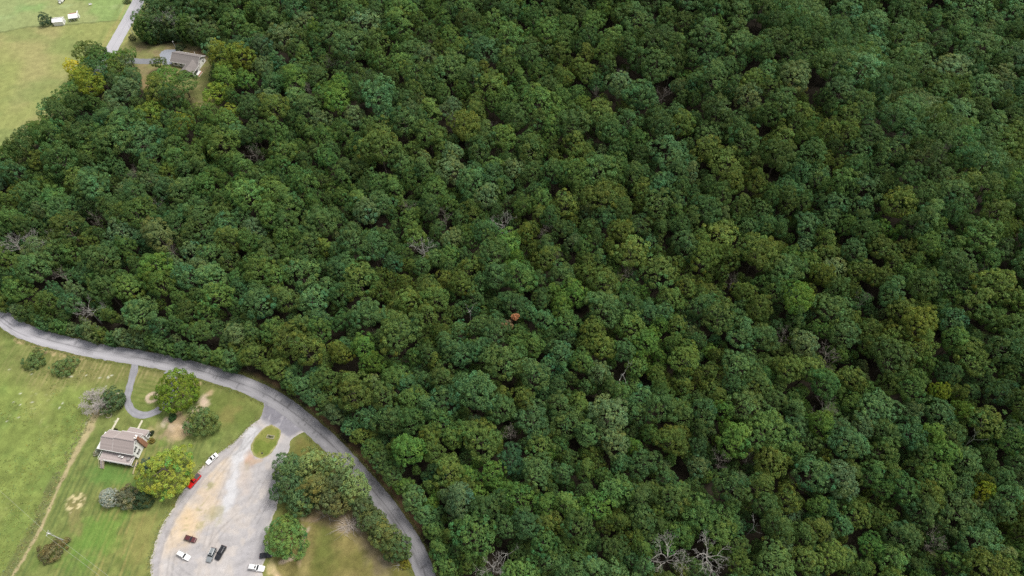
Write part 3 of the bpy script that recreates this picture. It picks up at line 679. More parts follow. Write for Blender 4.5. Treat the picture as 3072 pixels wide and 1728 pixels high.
def trunk_arrays(seed, h=12.0, r=0.24, limbs=6, spread=2.6, top=None):
    rng = np.random.default_rng(seed + 5000); m = MB()
    top = top or h; pts = [Vector((0, 0, -0.4))]
    for k in range(1, 5): pts.append(Vector((rng.normal(0, .12 * k), rng.normal(0, .12 * k), top * k / 4)))
    rr = [r * 1.35, r, r * .85, r * .6, r * .3]
    for k in range(4): m.tube(pts[k], pts[k + 1], rr[k], rr[k + 1], 7, False)
    for k in range(limbs):
        t = rng.uniform(0.45, 0.95); i = min(3, int(t * 4)); p = pts[i].lerp(pts[i + 1], t * 4 - i); a = k * 2.4 + rng.uniform(0, 1)
        q = p + Vector((math.cos(a) * spread * rng.uniform(.6, 1.1), math.sin(a) * spread * rng.uniform(.6, 1.1), spread * rng.uniform(.5, 1.0)))
        m.tube(p, q, r * .42, r * .14, 5, False)
    return m

def crown_mesh(name, **kw):
    V, F, c = crown_arrays(**kw)
    return np_mesh(name, V, F, [M_LEAF], cols={'leaf': c})

def mb_mesh(m, name, mat):
    me = bpy.data.meshes.new(name); me.from_pydata(m.v, [], m.f); me.materials.append(mat); me.update(); return me

# variants: height about 19-22 m, crown about 10 m across
KINDS = [dict(R=5.0, zc=13.0, up=5.1, dn=4.2), dict(R=5.6, zc=13.5, up=4.4, dn=4.0, groups=9, squash=(1.12, .9)), dict(R=4.4, zc=12.6, up=6.3, dn=5.0, groups=5, squash=(.92, 1.1), flat=1.9),
         dict(R=6.2, zc=13.8, up=4.0, dn=3.8, groups=11, sp=1.7), dict(R=4.9, zc=12.6, up=5.6, dn=4.6, groups=5, amp=1.5), dict(R=5.2, zc=13.4, up=4.9, dn=4.4, sp=1.25, groups=8),
         dict(R=4.0, zc=12.8, up=7.3, dn=5.4, groups=4, flat=1.7, sp=1.35), dict(R=5.6, zc=13.2, up=4.9, dn=4.2, groups=8, open_=.18, squash=(1.15, .95), amp=1.3), dict(R=5.1, zc=13.0, up=5.5, dn=4.6, sp=1.8, groups=6),
         dict(R=4.7, zc=13.2, up=5.4, dn=4.2, groups=6, amp=1.4, squash=(.95, 1.12), sp=1.4), dict(R=4.2, zc=8.2, up=6.3, dn=7.9, groups=5, amp=1.2), dict(R=3.8, zc=8.8, up=7.1, dn=8.5, groups=4, flat=1.8, squash=(1.1, .9)),
         dict(R=5.3, zc=13.2, up=4.8, dn=4.2, groups=7, ragged=1.7, amp=1.6), dict(R=6.0, zc=13.6, up=4.6, dn=4.2, groups=10, ragged=1.4, sp=1.45, open_=.06)]
CROWNS = [crown_mesh('crown', seed=40 + i, **k) for i, k in enumerate(KINDS)]
TRUNKS = [mb_mesh(trunk_arrays(40 + i, k['zc'] + 2), 'trunk', M_BARK) for i, k in enumerate(KINDS)]
TOPS = [k['zc'] + k['up'] for k in KINDS]
CRR = [k['R'] for k in KINDS]

# leaf colours, linear
TONE = {'deep green': (0.068, 0.125, 0.036), 'mid green': (0.086, 0.159, 0.039), 'fresh green': (0.092, 0.178, 0.034), 'bluish green': (0.077, 0.155, 0.054), 'grey green': (0.112, 0.174, 0.069),
        'olive': (0.097, 0.147, 0.032), 'yellowish green': (0.188, 0.260, 0.033), 'brownish olive': (0.115, 0.149, 0.039), 'lime green': (0.135, 0.190, 0.028), 'golden': (0.468, 0.446, 0.042), 'rusty brown': (0.183, 0.159, 0.068)}

def K(px, py): return (px * 1.1925, py * 1.1925)
OLIVE = [K(*p) for p in [(1520, 480), (1850, 400), (1880, 480), (1840, 440), (980, 720), (1010, 700), (1060, 760), (620, 890), (700, 890), (820, 900), (850, 970), (1250, 175), (1180, 290), (1540, 270), (1430, 520), (2560, 360), (2150, 700),
         (2250, 640), (1230, 970), (1300, 960), (1950, 880), (2000, 910), (2190, 690), (1930, 350), (2120, 320), (2390, 990), (2100, 600), (1930, 620), (1890, 430), (960, 345), (1075, 350), (740, 870), (1090, 790), (1160, 700), (1010, 770), (1480, 700),
         (1700, 950), (1780, 960), (1900, 760), (1830, 690), (2060, 720), (2140, 790), (2220, 850), (2330, 840), (2480, 700), (2540, 560), (2440, 440), (2520, 740), (1430, 380), (1340, 560), (1610, 520), (2200, 1280), (1960, 1180), (2000, 1230), (1100, 1130),
         (1890, 1250), (2370, 1250), (2560, 1300), (1480, 1150), (1560, 1330), (1400, 1320), (30, 500), (100, 770), (1440, 160), (1640, 660), (2090, 410), (2030, 270), (2300, 760), (2250, 960), (1700, 1100), (1500, 860), (1800, 600), (1760, 700), (1560, 610), (1330, 640)]]
YELLOW = [K(*p) for p in [(460, 325), (490, 300), (570, 285), (375, 285), (590, 300), (220, 150), (190, 185), (235, 195), (630, 190), (530, 240), (2545, 1175), (2490, 1245), (1260, 215), (2370, 985)]]
FRESH = [K(*p) for p in [(1215, 1190), (1300, 1270), (1830, 1050), (1280, 620), (1650, 810), (1870, 1080), (1640, 900), (900, 920), (1240, 1220), (2230, 570), (1420, 740), (1290, 640), (1360, 1290), (2050, 1040), (1500, 1280), (850, 240)]]
BLUE = [K(*p) for p in [(1860, 800), (1050, 960), (1380, 945), (1130, 880), (2280, 400), (2230, 330), (2150, 760), (1180, 1000), (1090, 1020), (1230, 850), (2280, 300), (2380, 520), (760, 930), (780, 980), (700, 790), (640, 730), (780, 740), (970, 250), (2090, 480), (2030, 450), (1640, 780), (2440, 1200), (1980, 1060), (360, 760), (160, 320), (230, 300), (860, 640), (1600, 1010)]]
_sets = [('olive', np.array(OLIVE), 54), ('yellowish green', np.array(YELLOW), 20), ('fresh green', np.array(FRESH), 46), ('bluish green', np.array(BLUE), 48)]

def tone_for(px, py, rng):
    best = None
    for nm, A, r in _sets:
        d = np.hypot(A[:, 0] - px, (A[:, 1] - py)).min() / r
        if d < 1 and (best is None or d < best[0]): best = (d, nm)
    if best: return best[1]
    far = py < 520 and px > 900
    u = (0.62 * float(vnoise(np.array([px * 1.0]), np.array([py * 1.5]), 120.0, 5)[0]) + 0.38 * rng.random() + 0.19 * rng.random()) % 1.0
    opts = [('mid green', .50), ('deep green', .17), ('bluish green', .12), ('grey green', .12 if far or px < 800 else .05), ('olive', .08), ('fresh green', .05), ('brownish olive', .02)]
    if px > 1900 and py < 700: opts = [('mid green', .38), ('deep green', .34), ('bluish green', .12), ('grey green', .06), ('olive', .06), ('fresh green', .02), ('brownish olive', .02)]
    for nm, w_ in opts:
        u -= w_
        if u < 0: return nm
    return 'mid green'

def tone_value(nm, rng, j=0.12):
    b = 1.18 * math.exp(rng.gauss(0, j)); h = rng.gauss(0, 0.06); t = TONE[nm]
    return (t[0] * b * (1 + h), t[1] * b, t[2] * b * (1 - h))

# ---- bare trees: where they stand (overview points), and how they look
BARE = [(35, 612, 'w', 1.0), (97, 592, 'w', 1.15), (155, 692, 't', .8), (217, 775, 'w', .9), (422, 42, 'w', 1.2), (640, 385, 't', .9), (835, 158, 't', .8), (780, 232, 't', .8), (245, 555, 't', .8), (340, 442, 't', .7), (438, 637, 't', .8), (402, 520, 't', .7),
        (1062, 622, 'w', 1.05), (1270, 560, 'w', 1.0), (1182, 785, 'p', .85), (1560, 187, 't', .85), (1142, 305, 't', .95), (1240, 330, 't', .9), (1668, 238, 't', .9), (1500, 245, 't', .7), (1120, 548, 't', .8), (1028, 522, 't', .8), (1367, 592, 't', .8), (1577, 690, 't', .8),
        (1565, 942, 'p', .95), (2083, 902, 't', 1.1), (2080, 1025, 't', 1.15), (1972, 845, 't', .9), (1812, 1162, 't', .9), (1685, 1402, 'w', 1.25), (1782, 1390, 'w', 1.25), (1892, 1335, 'p', .7), (1238, 1425, 'w', .95), (1278, 1392, 'p', .8), (2348, 1368, 't', 1.0), (2350, 92, 't', .9),
        (2372, 385, 't', .9), (1285, 1092, 't', .8), (1842, 712, 't', .7), (2167, 757, 't', .7), (2443, 1112, 'p', .6), (930, 200, 't', .6), (1880, 1155, 't', .6), (1400, 655, 't', .6), (2460, 690, 't', .7)]

def bare_mesh(seed, n_limb=6, spread=4.2, zt=8.0, depth=4, r0=0.24, rise=0.75, kids=3, rmin=.013):
    rng = random.Random(seed); tr, br = MB(), MB()
    p = Vector((0, 0, -0.4)); top = Vector((rng.uniform(-.5, .5), rng.uniform(-.5, .5), zt))
    tr.tube(p, top, r0 * 1.3, r0 * .85, 7, False)
    def grow(p, d, L, r, k):
        segs = 2 if k > 1 else 1; q = p
        for s_ in range(segs):
            d2 = (d + Vector((rng.gauss(0, .20), rng.gauss(0, .20), rng.gauss(0.03, .16)))).normalized(); q2 = q + d2 * L / segs
            br.tube(q, q2, r * (1 - .35 * s_), max(rmin, r * (1 - .35 * (s_ + 1))), 4 if k < 3 else 5, False); q, d = q2, d2
        if k <= 0: return
        for _ in range(rng.choice([kids - 1, kids, kids])):
            e = (d * 0.9 + Vector((rng.gauss(0, .55), rng.gauss(0, .55), rng.gauss(.10, .38)))).normalized()
            grow(q, e, L * rng.uniform(.52, .78), r * .56, k - 1)
    for k in range(n_limb):
        a = k * 2 * math.pi / n_limb + rng.uniform(-.4, .4); z = rng.uniform(.55, 1.0)
        grow(p.lerp(top, z), Vector((math.cos(a), math.sin(a), rise * rng.uniform(.5, 1.6))).normalized(), spread * rng.uniform(.7, 1.1), r0 * .55, depth - 1)
    return tr, br
_bare = {}
for key, cfg, mat in (('w', [dict(seed=s, n_limb=8, spread=3.2, zt=9.5, depth=5, r0=.27, kids=3) for s in (3, 4, 5, 6)], M_DEAD),
                      ('t', [dict(seed=s, n_limb=7, spread=2.7, zt=9.8, depth=5, r0=.21, rise=1.25, kids=3) for s in (11, 12, 13)], M_BROWNTWIG),
                      ('p', [dict(seed=s, n_limb=3, spread=4.4, zt=11.0, depth=3, r0=.24, rise=1.3, kids=2) for s in (21, 22, 23)], M_PALE)):
    _bare[key] = [(mb_mesh(a, 'trunk', mat), mb_mesh(b, 'branches', mat)) for a, b in (bare_mesh(**c) for c in cfg)]

TREES = []          # x, y, z, variant, scale, height factor, turn, tone name, tone, kind
occupied = [(*P(*K(1288, 808), 14)[:2], 4.2, 1)]
frng = random.Random(2024)
bare_list = []
for i, (ox, oy, kd, sc) in enumerate(BARE):
    px, py = K(ox, oy); p = P3(px, py, 12.5 * sc ** .5)
    z = float(terrain(p[0], p[1])[0])
    bare_list.append((p[0], p[1], z, kd, sc, px, py))
    occupied.append((p[0], p[1], 4.9 * sc + 1.0, 1))

def add_tree(x, y, var, sc, hf, tn=None, kind='forest', jit=0.12):
    z = float(terrain(x, y)[0]); h = TOPS[var] * sc * hf
    px, py, dep = PX(x, y, z + h * 0.72)
    tn = tn or tone_for(px, py, frng)
    TREES.append(dict(x=x, y=y, z=z, v=var, s=sc, hf=hf, rz=frng.uniform(0, 6.28), tn=tn, tone=tone_value(tn, frng, jit), kind=kind, px=px, py=py, dep=dep, r=CRR[var] * sc))
    occupied.append((x, y, CRR[var] * sc))

# explicit yard and edge trees of the far house and the wood's rim: photograph point of the crown's middle
def at_crown(px, py, var, sc, hf, tn, kind='forest', jit=.08):
    p = P3(px, py, TOPS[var] * sc * hf * .62); add_tree(p[0], p[1], var, sc, hf, tn, kind, jit)
for a in [(500, 238, 1, 1.25, .62, 'fresh green'), (552, 256, 3, 1.15, .60, 'mid green'), (478, 188, 2, .72, .62, 'deep green'), (668, 172, 0, 1.3, 1.0, 'lime green'), (728, 178, 4, 1.25, 1.0, 'lime green'), (676, 236, 2, 1.3, .95, 'lime green'), (742, 245, 0, 1.0, .95, 'fresh green'), (655, 148, 9, .62, 1.25, 'golden'),
          (218, 205, 9, .7, 1.05, 'golden'), (262, 160, 3, .95, .9, 'olive'), (300, 178, 1, 1.0, .9, 'mid green'), (385, 168, 0, .8, .8, 'mid green'), (345, 210, 2, .95, .9, 'mid green'), (398, 230, 4, .9, .85, 'deep green'), (452, 345, 1, 1.1, .9, 'lime green'), (600, 335, 2, .8, .9, 'olive'), (690, 345, 0, .9, .9, 'lime green'), (550, 372, 3, .8, .9, 'yellowish green')]:
    at_crown(*a)

# the rim along the lane: lower, leafy to the ground
rim = smooth_line(W([(-60, 828), (0, 893), (60, 942), (130, 980), (190, 999), (276, 1018), (400, 1040), (500, 1057), (590, 1076), (650, 1092), (712, 1110)]), 4.2)
for i, (x, y) in enumerate(rim):
    x += frng.uniform(-1, 1); y += frng.uniform(0.2, 1.6)
    add_tree(x, y, frng.choice([10, 11]), frng.uniform(.50, .85), frng.uniform(.75, 1.0), frng.choice(['bluish green', 'mid green', 'grey green', 'deep green', 'mid green', 'olive']), 'rim')
rim0 = smooth_line(W([(346, 160), (280, 138), (238, 152), (224, 190), (200, 204), (182, 240), (158, 252), (132, 283), (112, 309), (96, 340), (70, 356), (44, 384), (26, 402), (-10, 438), (-140, 520)], 13), 5.5)
for i, (x, y) in enumerate(rim0):
    add_tree(x + frng.uniform(3.2, 4.2), y + frng.uniform(-3.6, -2.6), frng.choice([0, 1, 2, 3, 4, 5, 6, 7, 8, 9, 12, 13]), frng.uniform(.7, .9), frng.uniform(.85, .98), None, 'rim')
rim3 = smooth_line(W([(436, 122), (452, 126), (475, 130), (520, 126), (565, 130), (612, 142), (648, 152)]), 4.4)
for i, (x, y) in enumerate(rim3):
    add_tree(x + frng.uniform(-.8, .8), y + frng.uniform(.5, 3.0), frng.choice([10, 11]), frng.uniform(.85, 1.2), frng.uniform(.85, 1.05), frng.choice(['deep green', 'mid green', 'grey green', 'mid green']), 'rim')
rim2 = smooth_line(W([(700, 1100), (760, 1125), (830, 1165), (900, 1212), (960, 1268), (1020, 1322), (1072, 1374), (1122, 1430), (1170, 1490), (1216, 1555), (1262, 1630), (1294, 1700), (1325, 1800)]), 6.0)
for i, (x, y) in enumerate(rim2):
    add_tree(x + frng.uniform(3.6, 4.8), y + frng.uniform(2.2, 3.6), frng.choice([0, 2, 4, 5, 6, 9, 10, 11]), frng.uniform(.62, .85), frng.uniform(.8, .95), None, 'rim')

# fill the wood: crowns packed at their own radius
cell = {}
def _key(x, y): return (int(x // 8), int(y // 8))
for o in occupied: cell.setdefault(_key(o[0], o[1]), []).append(o)
def free(x, y, r, f=0.68, low=False):
    kx, ky = _key(x, y)
    for a in range(kx - 2, kx + 3):
        for b in range(ky - 2, ky + 3):
            for o in cell.get((a, b), ()):
                ox, oy, orr = o[:3]
                if low and len(o) > 3: orr *= .45
                if (ox - x) ** 2 + (oy - y) ** 2 < ((r + orr) * f) ** 2: return False
    return True
nr = np.random.default_rng(99); N_TRY = 72000
cx_, cy_ = nr.uniform(-345, 350, N_TRY), nr.uniform(12, 425, N_TRY)
# only ground near the view needs trees
PXc, PYc, _ = PX(cx_, cy_, 14.0)
m_ = (PXc > -260) & (PXc < 3330) & (PYc > -190) & (PYc < 1990)
cx_, cy_ = cx_[m_], cy_[m_]
rdd = line_dist(cx_, cy_, ROAD[::8])[0]; fs = FOREST_SD(cx_, cy_); yd = sdist(cx_, cy_, YARD); ud = line_dist(cx_, cy_, UROAD[::4])[0]; tz = terrain(cx_, cy_)
rgx = np.interp(cy_, _rx[::-1, 1], _rx[::-1, 0])
for k in range(len(cx_)):
    if fs[k] > -1.8 or yd[k] < 3.2 or ud[k] < (9.5 if cy_[k] > 300 else 4.5) or (cy_[k] < 104 and rdd[k] < 6.6): continue
    x, y = cx_[k], cy_[k]; v = frng.choice([0, 1, 2, 3, 4, 5, 6, 7, 8, 9, 12, 13])
    sc = frng.choice([.55, .66, .78, .86, .94, 1.0, 1.08, 1.2, 1.34]) * (1.12 if x > rgx[k] + 4 else 0.96) * (1 + .26 * min(1.0, max(0.0, (y - 170) / 130)))
    under = k > len(cx_) * .5
    if under: sc *= .62                                          # later throws fill what is left with lower, younger trees
    if k > len(cx_) * .78: sc *= .62                             # saplings in the last gaps
    r = CRR[v] * sc
    back = x > rgx[k] - 10 or y > 235
    if under and back and k % 3: continue
    if not free(x, y, r, .56 if under else (.75 if back else .70), under): continue
    add_tree(x, y, v, sc, frng.uniform(7, 12.5) / (TOPS[v] * sc) if under else frng.uniform(17.0, 23.5) / (TOPS[v] * (sc * .55 + .45)), None)
    cell.setdefault(_key(x, y), []).append(occupied[-1])

# ---- which stand alone as things: those that show largest; the rest of the wood is one mass
for t in TREES:
    inn = -20 < t['px'] < 3092 and -10 < t['py'] < 1760
    t['big'] = (t['r'] / t['dep']) ** 2 * (1 if inn else 0)
TREES.sort(key=lambda t: -t['big'])
N_ONE = 292
ones, mass = TREES[:N_ONE], TREES[N_ONE:]

# ---- words that say which tree is which
ORD = ['nearest', 'second nearest', 'third nearest', 'fourth nearest', 'fifth nearest', 'sixth nearest', 'seventh nearest', 'eighth nearest', 'ninth nearest', 'tenth nearest', 'eleventh nearest', 'twelfth nearest']
MARKS = [K(1182, 785) + ('the white forked snag',), K(1290, 805) + ('the orange tufted tree',), K(1735, 1395) + ('the twin bare trees',), K(1565, 940) + ('the thin white snag',), K(1075, 1440) + ("the lane's lower end",),
         K(780, 1040) + ('the lane junction',), K(2082, 905) + ('the tall brown bare tree',), K(1812, 1162) + ('the brown bare tree in the gap',), K(1892, 1335) + ('the small two armed snag',),
         K(2348, 1368) + ('the lower right bare tree',), K(2443, 1112) + ('the little white stub',), K(1240, 1425) + ('the bare tree at the bottom edge',), K(1062, 622) + ('the spreading grey bare tree',), K(1270, 560) + ('the gap with the grey bare tree',),
         K(2576, 1449) + ("the photo's lower right corner",), K(2576, 900) + ("the photo's right edge middle",), K(400, 900) + ('the driveway mouth',), K(97, 592) + ('the left bare trees',), K(217, 775) + ('the bare tree by the lane',), K(480, 150) + ('the far brown house',),
         K(1288, 725) + ("the photo's centre",), K(2060, 1449) + ("the bottom edge's right part",), K(1500, 1449) + ("the bottom edge's middle",), K(2080, 1025) + ('the leaning brown bare tree',), K(1860, 800) + ('the pale bluish tree',), K(1215, 1190) + ('the bright green tree by the lane',)]
def sector(dx, dy):
    k = int(((math.degrees(math.atan2(-dy, dx)) + 360 + 45) % 360) // 90)
    return ['right of', 'above', 'left of', 'below'][k]
inframe = [t for t in TREES if -20 < t['px'] < 3092 and -10 < t['py'] < 1760]
def size_word(t):
    return 'small' if t['r'] < 3.5 else ('broad' if t['r'] > 5.1 else 'middling')
_bysz = {}
for t in inframe: _bysz.setdefault((size_word(t), t['tn']), []).append((t['px'], t['py'], t))
_rank = {}
def which(t):
    key = (size_word(t), t['tn']); best = None
    near_ = sorted(range(len(MARKS)), key=lambda i: (MARKS[i][0] - t['px']) ** 2 + (MARKS[i][1] - t['py']) ** 2)[:7]
    for j, i in enumerate(near_):
        sec = sector(t['px'] - MARKS[i][0], t['py'] - MARKS[i][1]); kk = (key, i, sec)
        if kk not in _rank:
            L_ = [(math.hypot(q[0] - MARKS[i][0], q[1] - MARKS[i][1]), id(q[2])) for q in _bysz[key] if sector(q[0] - MARKS[i][0], q[1] - MARKS[i][1]) == sec]
            _rank[kk] = {b: n for n, (a, b) in enumerate(sorted(L_))}
        r = _rank[kk][id(t)]
        if best is None or r + j * .6 < best[0]: best = (r + j * .6, r, sec, MARKS[i][2])
    return f"{key[0]} {key[1]} tree, {ORD[min(best[1], 11)]} one {best[2]} {best[3]}"

GROUP_W = 'broadleaf trees of the wood'
def plant_tree(t, name='broadleaf_tree', label=None, group=GROUP_W):
    r = empty(name, (t['x'], t['y'], t['z']), t['rz'])
    sc = t['s']
    c = meshobj('crown', CROWNS[t['v']], None, r); c.scale = (sc, sc, sc * t['hf']); c['tone'] = t['tone']
    k = meshobj('trunk', TRUNKS[t['v']], None, r); k.scale = (sc, sc, sc * t['hf'])
    tag(r, label or which(t), 'tree', group)
    return r
for t in ones: plant_tree(t)

# the rest of the wood: one mass, each tree set out by its own point
def join_tree(i):
    V, F, c = crown_arrays(seed=40 + i, **KINDS[i]); m = trunk_arrays(40 + i, KINDS[i]['zc'] + 2)
    V2, F2 = np.array([tuple(v) for v in m.v]), np.array(m.f)
    cc = np.vstack([c, np.ones((len(V2), 4))])
    return np_mesh('wood_tree', np.vstack([V, V2]), np.vstack([F, F2 + len(V)]), [M_LEAF, M_BARK], np.concatenate([np.zeros(len(F)), np.ones(len(F2))]), {'leaf': cc})
if mass:
    me = bpy.data.meshes.new('forest'); me.vertices.add(len(mass))
    me.vertices.foreach_set('co', np.array([(t['x'], t['y'], t['z']) for t in mass], dtype=np.float32).ravel())
    def att(nm, ty, vals, fld):
        a = me.attributes.new(nm, ty, 'POINT'); a.data.foreach_set(fld, np.array(vals, dtype=np.float32 if fld != 'value' or ty != 'INT' else np.int32).ravel())
    att('sz', 'FLOAT_VECTOR', [(t['s'], t['s'], t['s'] * t['hf']) for t in mass], 'vector')
    att('turn', 'FLOAT_VECTOR', [(0, 0, t['rz']) for t in mass], 'vector')
    att('which', 'INT', [t['v'] for t in mass], 'value')
    att('tone', 'FLOAT_COLOR', [(*t['tone'], 1) for t in mass], 'color')
    forest = meshobj('forest', me); forest['kind'] = 'stuff'; forest['label'] = 'closed summer broadleaf wood stretching behind the nearer trees'
    ng = bpy.data.node_groups.new('wood', 'GeometryNodeTree')
    ng.interface.new_socket('Geometry', in_out='INPUT', socket_type='NodeSocketGeometry'); ng.interface.new_socket('Geometry', in_out='OUTPUT', socket_type='NodeSocketGeometry')
    N, L = ng.nodes, ng.links
    gi, go = N.new('NodeGroupInput'), N.new('NodeGroupOutput')
    m2p = N.new('GeometryNodeMeshToPoints'); L.new(gi.outputs[0], m2p.inputs['Mesh'])
    jn = N.new('GeometryNodeJoinGeometry'); order = list(range(len(KINDS)))
    for i in reversed(order):
        po = bpy.data.objects.new('wood_tree', join_tree(i))
        oi = N.new('GeometryNodeObjectInfo'); oi.inputs['Object'].default_value = po; oi.inputs['As Instance'].default_value = False
        gt = N.new('GeometryNodeGeometryToInstance'); L.new(oi.outputs['Geometry'], gt.inputs[0]); L.new(gt.outputs[0], jn.inputs[0])
    def named(nm, ty):
        a = N.new('GeometryNodeInputNamedAttribute'); a.data_type = ty; a.inputs['Name'].default_value = nm; return a.outputs['Attribute']
    ip = N.new('GeometryNodeInstanceOnPoints'); L.new(m2p.outputs[0], ip.inputs['Points']); L.new(jn.outputs[0], ip.inputs['Instance'])
    ip.inputs['Pick Instance'].default_value = True
    L.new(named('which', 'INT'), ip.inputs['Instance Index']); L.new(named('turn', 'FLOAT_VECTOR'), ip.inputs['Rotation']); L.new(named('sz', 'FLOAT_VECTOR'), ip.inputs['Scale'])
    L.new(ip.outputs[0], go.inputs[0])
    forest.modifiers.new('wood', 'NODES').node_group = ng

# bare trees
BN = {'w': 'grey bare tree', 't': 'brown twiggy bare tree', 'p': 'white bare snag'}
BMARK = [(1536, 864, "the photo's centre"), (3072, 1728, "the photo's lower right corner"), (3072, 0, "the photo's upper right corner"), (0, 900, 'the lane at the left edge'), (560, 170, 'the far brown house'), (1290, 1728, "the lane's lower end"),
         (2100, 1728, "the photo's bottom edge"), (1536, 0, "the photo's top edge"), (3072, 864, "the photo's right edge"), (790, 1220, 'the lane junction')]
for i, (x, y, z, kd, sc, px, py) in enumerate(bare_list):
    tm, bmh = _bare[kd][i % len(_bare[kd])]
    r = empty('bare_tree', (x, y, z), R_.uniform(0, 6.28)); a = meshobj('trunk', tm, None, r); b = meshobj('branches', bmh, None, r)
    s2 = 1.0 + 0.18 * (sc - 1) ; a.scale = b.scale = (sc * .92, sc * .92, s2 * 1.16)
    best = None
    for mx_, my_, nm in BMARK:
        q = sorted(math.hypot(o[5] - mx_, o[6] - my_) for o in bare_list if o[3] == kd); rk = q.index(math.hypot(px - mx_, py - my_))
        if best is None or rk < best[0] or (rk == best[0] and math.hypot(px - mx_, py - my_) < best[2]): best = (rk, nm, math.hypot(px - mx_, py - my_))
    lab = f"leafless {BN[kd]}, {ORD[min(best[0], 11)]} such to {best[1]}"
    if (kd, sc) == ('w', 1.25): lab = ('left' if px < 2050 else 'right') + ' one of the big twin grey bare trees near the bottom'
    tag(r, lab, 'bare tree', 'dead trees in the wood')

# ---- trees and bushes of the open ground, each with its own crown
def yard_tree(name, label, px, py, hmid, tone, trunk=True, cat='tree', group=None, seed=0, turn=None, **kw):
    p = P(px, py, hmid)
    r = empty(name, (p[0], p[1], 0.0), R_.uniform(0, 6) if turn is None else turn)
    c = meshobj('crown', crown_mesh('crown', seed=900 + seed, **kw), None, r); c['tone'] = tone
    if trunk: meshobj('trunk', mb_mesh(trunk_arrays(seed, kw['zc'] + kw['up'] * .4, r=.06 * kw['R'], spread=kw['R'] * .5), 'trunk', M_BARK), None, r)
    return tag(r, label, cat, group)
yard_tree('shade_tree', 'big round green shade tree over the loop drive', 530, 1168, 6.5, (0.150, 0.235, 0.026), seed=1, R=8.0, zc=6.2, up=6.6, dn=5.2, groups=14, sp=1.4, ragged=.5)
yard_tree('shade_tree', 'large loose yellow green tree between white house and gravel lot', 500, 1416, 8.0, (0.30, 0.365, 0.058), seed=2, R=8.3, zc=8.2, up=7.6, dn=6.0, amp=2.6, groups=13, sp=1.5, ragged=1.2, open_=.08, turn=.35, squash=(.98, 1.16))
yard_tree('spruce_tree', 'bluish spruce half hidden behind the yellow green tree', 446, 1392, 4.5, (0.068, 0.108, 0.088), seed=3, R=2.6, zc=4.0, up=4.4, dn=3.4)
yard_tree('willow_shrub', 'pale grey blue upright shrub at the lawn, left end of its clump', 328, 1493, 3.0, (0.42, 0.49, 0.47), seed=4, cat='shrub', R=3.1, zc=3.2, up=4.0, dn=3.2, sp=.62, groups=1, ragged=.3, amp=.2, trunk=False)
yard_tree('dark_shrub', 'dark twiggy shrub beside the pale grey blue one', 378, 1492, 2.5, (0.165, 0.175, 0.105), seed=5, cat='shrub', R=3.9, zc=2.8, up=2.9, dn=2.7, trunk=False)
yard_tree('dark_shrub', 'dark green shrub tucked under the yellow green tree', 427, 1496, 2.2, (0.047, 0.088, 0.041), seed=6, cat='shrub', R=3.6, zc=2.5, up=2.7, dn=2.4, trunk=False)
yard_tree('yard_tree', 'dark green tree left of the loop drive', 338, 1200, 3.5, (0.085, 0.14, 0.058), seed=7, R=4.3, zc=4.0, up=3.6, dn=3.4, open_=.08)
yard_tree('yard_tree', 'grey green rounded tree by the bare soil below the lane', 604, 1266, 3.6, (0.125, 0.195, 0.062), seed=8, R=5.6, zc=4.0, up=3.9, dn=3.5)
yard_tree('round_bush', 'small clipped dark green bush on bare soil', 517, 1252, 1.0, (0.051, 0.115, 0.035), seed=9, cat='bush', R=1.35, zc=1.0, up=1.1, dn=1.0, trunk=False)
yard_tree('meadow_bush', 'green bush on the grass bank, farther from the driveway', 105, 1077, 2.0, (0.135, 0.205, 0.068), seed=10, cat='bush', R=4.0, zc=2.0, up=2.3, dn=2.0, open_=.14, ragged=1.8, trunk=False)
yard_tree('meadow_bush', 'green bush on the grass bank, nearer to the driveway', 192, 1101, 2.0, (0.125, 0.195, 0.066), seed=11, cat='bush', R=4.0, zc=2.0, up=2.2, dn=2.0, open_=.14, ragged=1.8, trunk=False)
yard_tree('brown_bush', 'brownish round bush under the power wires', 156, 1652, 2.0, (0.175, 0.160, 0.075), seed=12, cat='bush', R=3.9, zc=2.0, up=2.4, dn=2.0, open_=.14, ragged=1.8, trunk=False)
LT, DK = (0.215, 0.290, 0.098), (0.105, 0.190, 0.075)
for i, (px, py, R0, h, tn, lab) in enumerate([
        (868, 1402, 5.4, 12, DK, 'bluish green tree at the lot edge, topmost of three'), (862, 1452, 5.4, 11.5, (0.084, 0.149, 0.059), 'bluish green tree at the lot edge, middle of three'), (905, 1494, 5.2, 11, DK, 'bluish green tree at the lot edge, lowest of three'),
        (933, 1392, 5.4, 13, LT, 'pale olive tree in the cluster by the lane, next to the bluish trees at top'), (1003, 1396, 5.2, 13, LT, 'pale olive tree under the white snag near the lane'), (948, 1462, 5.0, 13.5, (0.176, 0.196, 0.062), 'pale yellowish olive tree in the middle of the cluster'),
        (1010, 1452, 4.6, 12, (0.115, 0.155, 0.062), 'duller green tree inside the olive cluster'), (1062, 1458, 5.0, 12.5, LT, 'pale olive tree at the cluster end closest to the lane'), (1000, 1505, 4.6, 11, (0.149, 0.173, 0.065), 'olive tree at the lower edge of the cluster')]):
    yard_tree('cluster_tree', lab, px, py, h * .62, tn, seed=20 + i, group='tree cluster between lot and lane', R=R0, zc=h * .58, up=h * .46, dn=h * .46, amp=1.3)
yard_tree('maple_tree', 'fresh green spreading tree at the lower right lot edge', 858, 1612, 6.0, (0.155, 0.26, 0.066), seed=30, R=7.0, zc=5.6, up=5.6, dn=4.6, groups=11, ragged=.9)
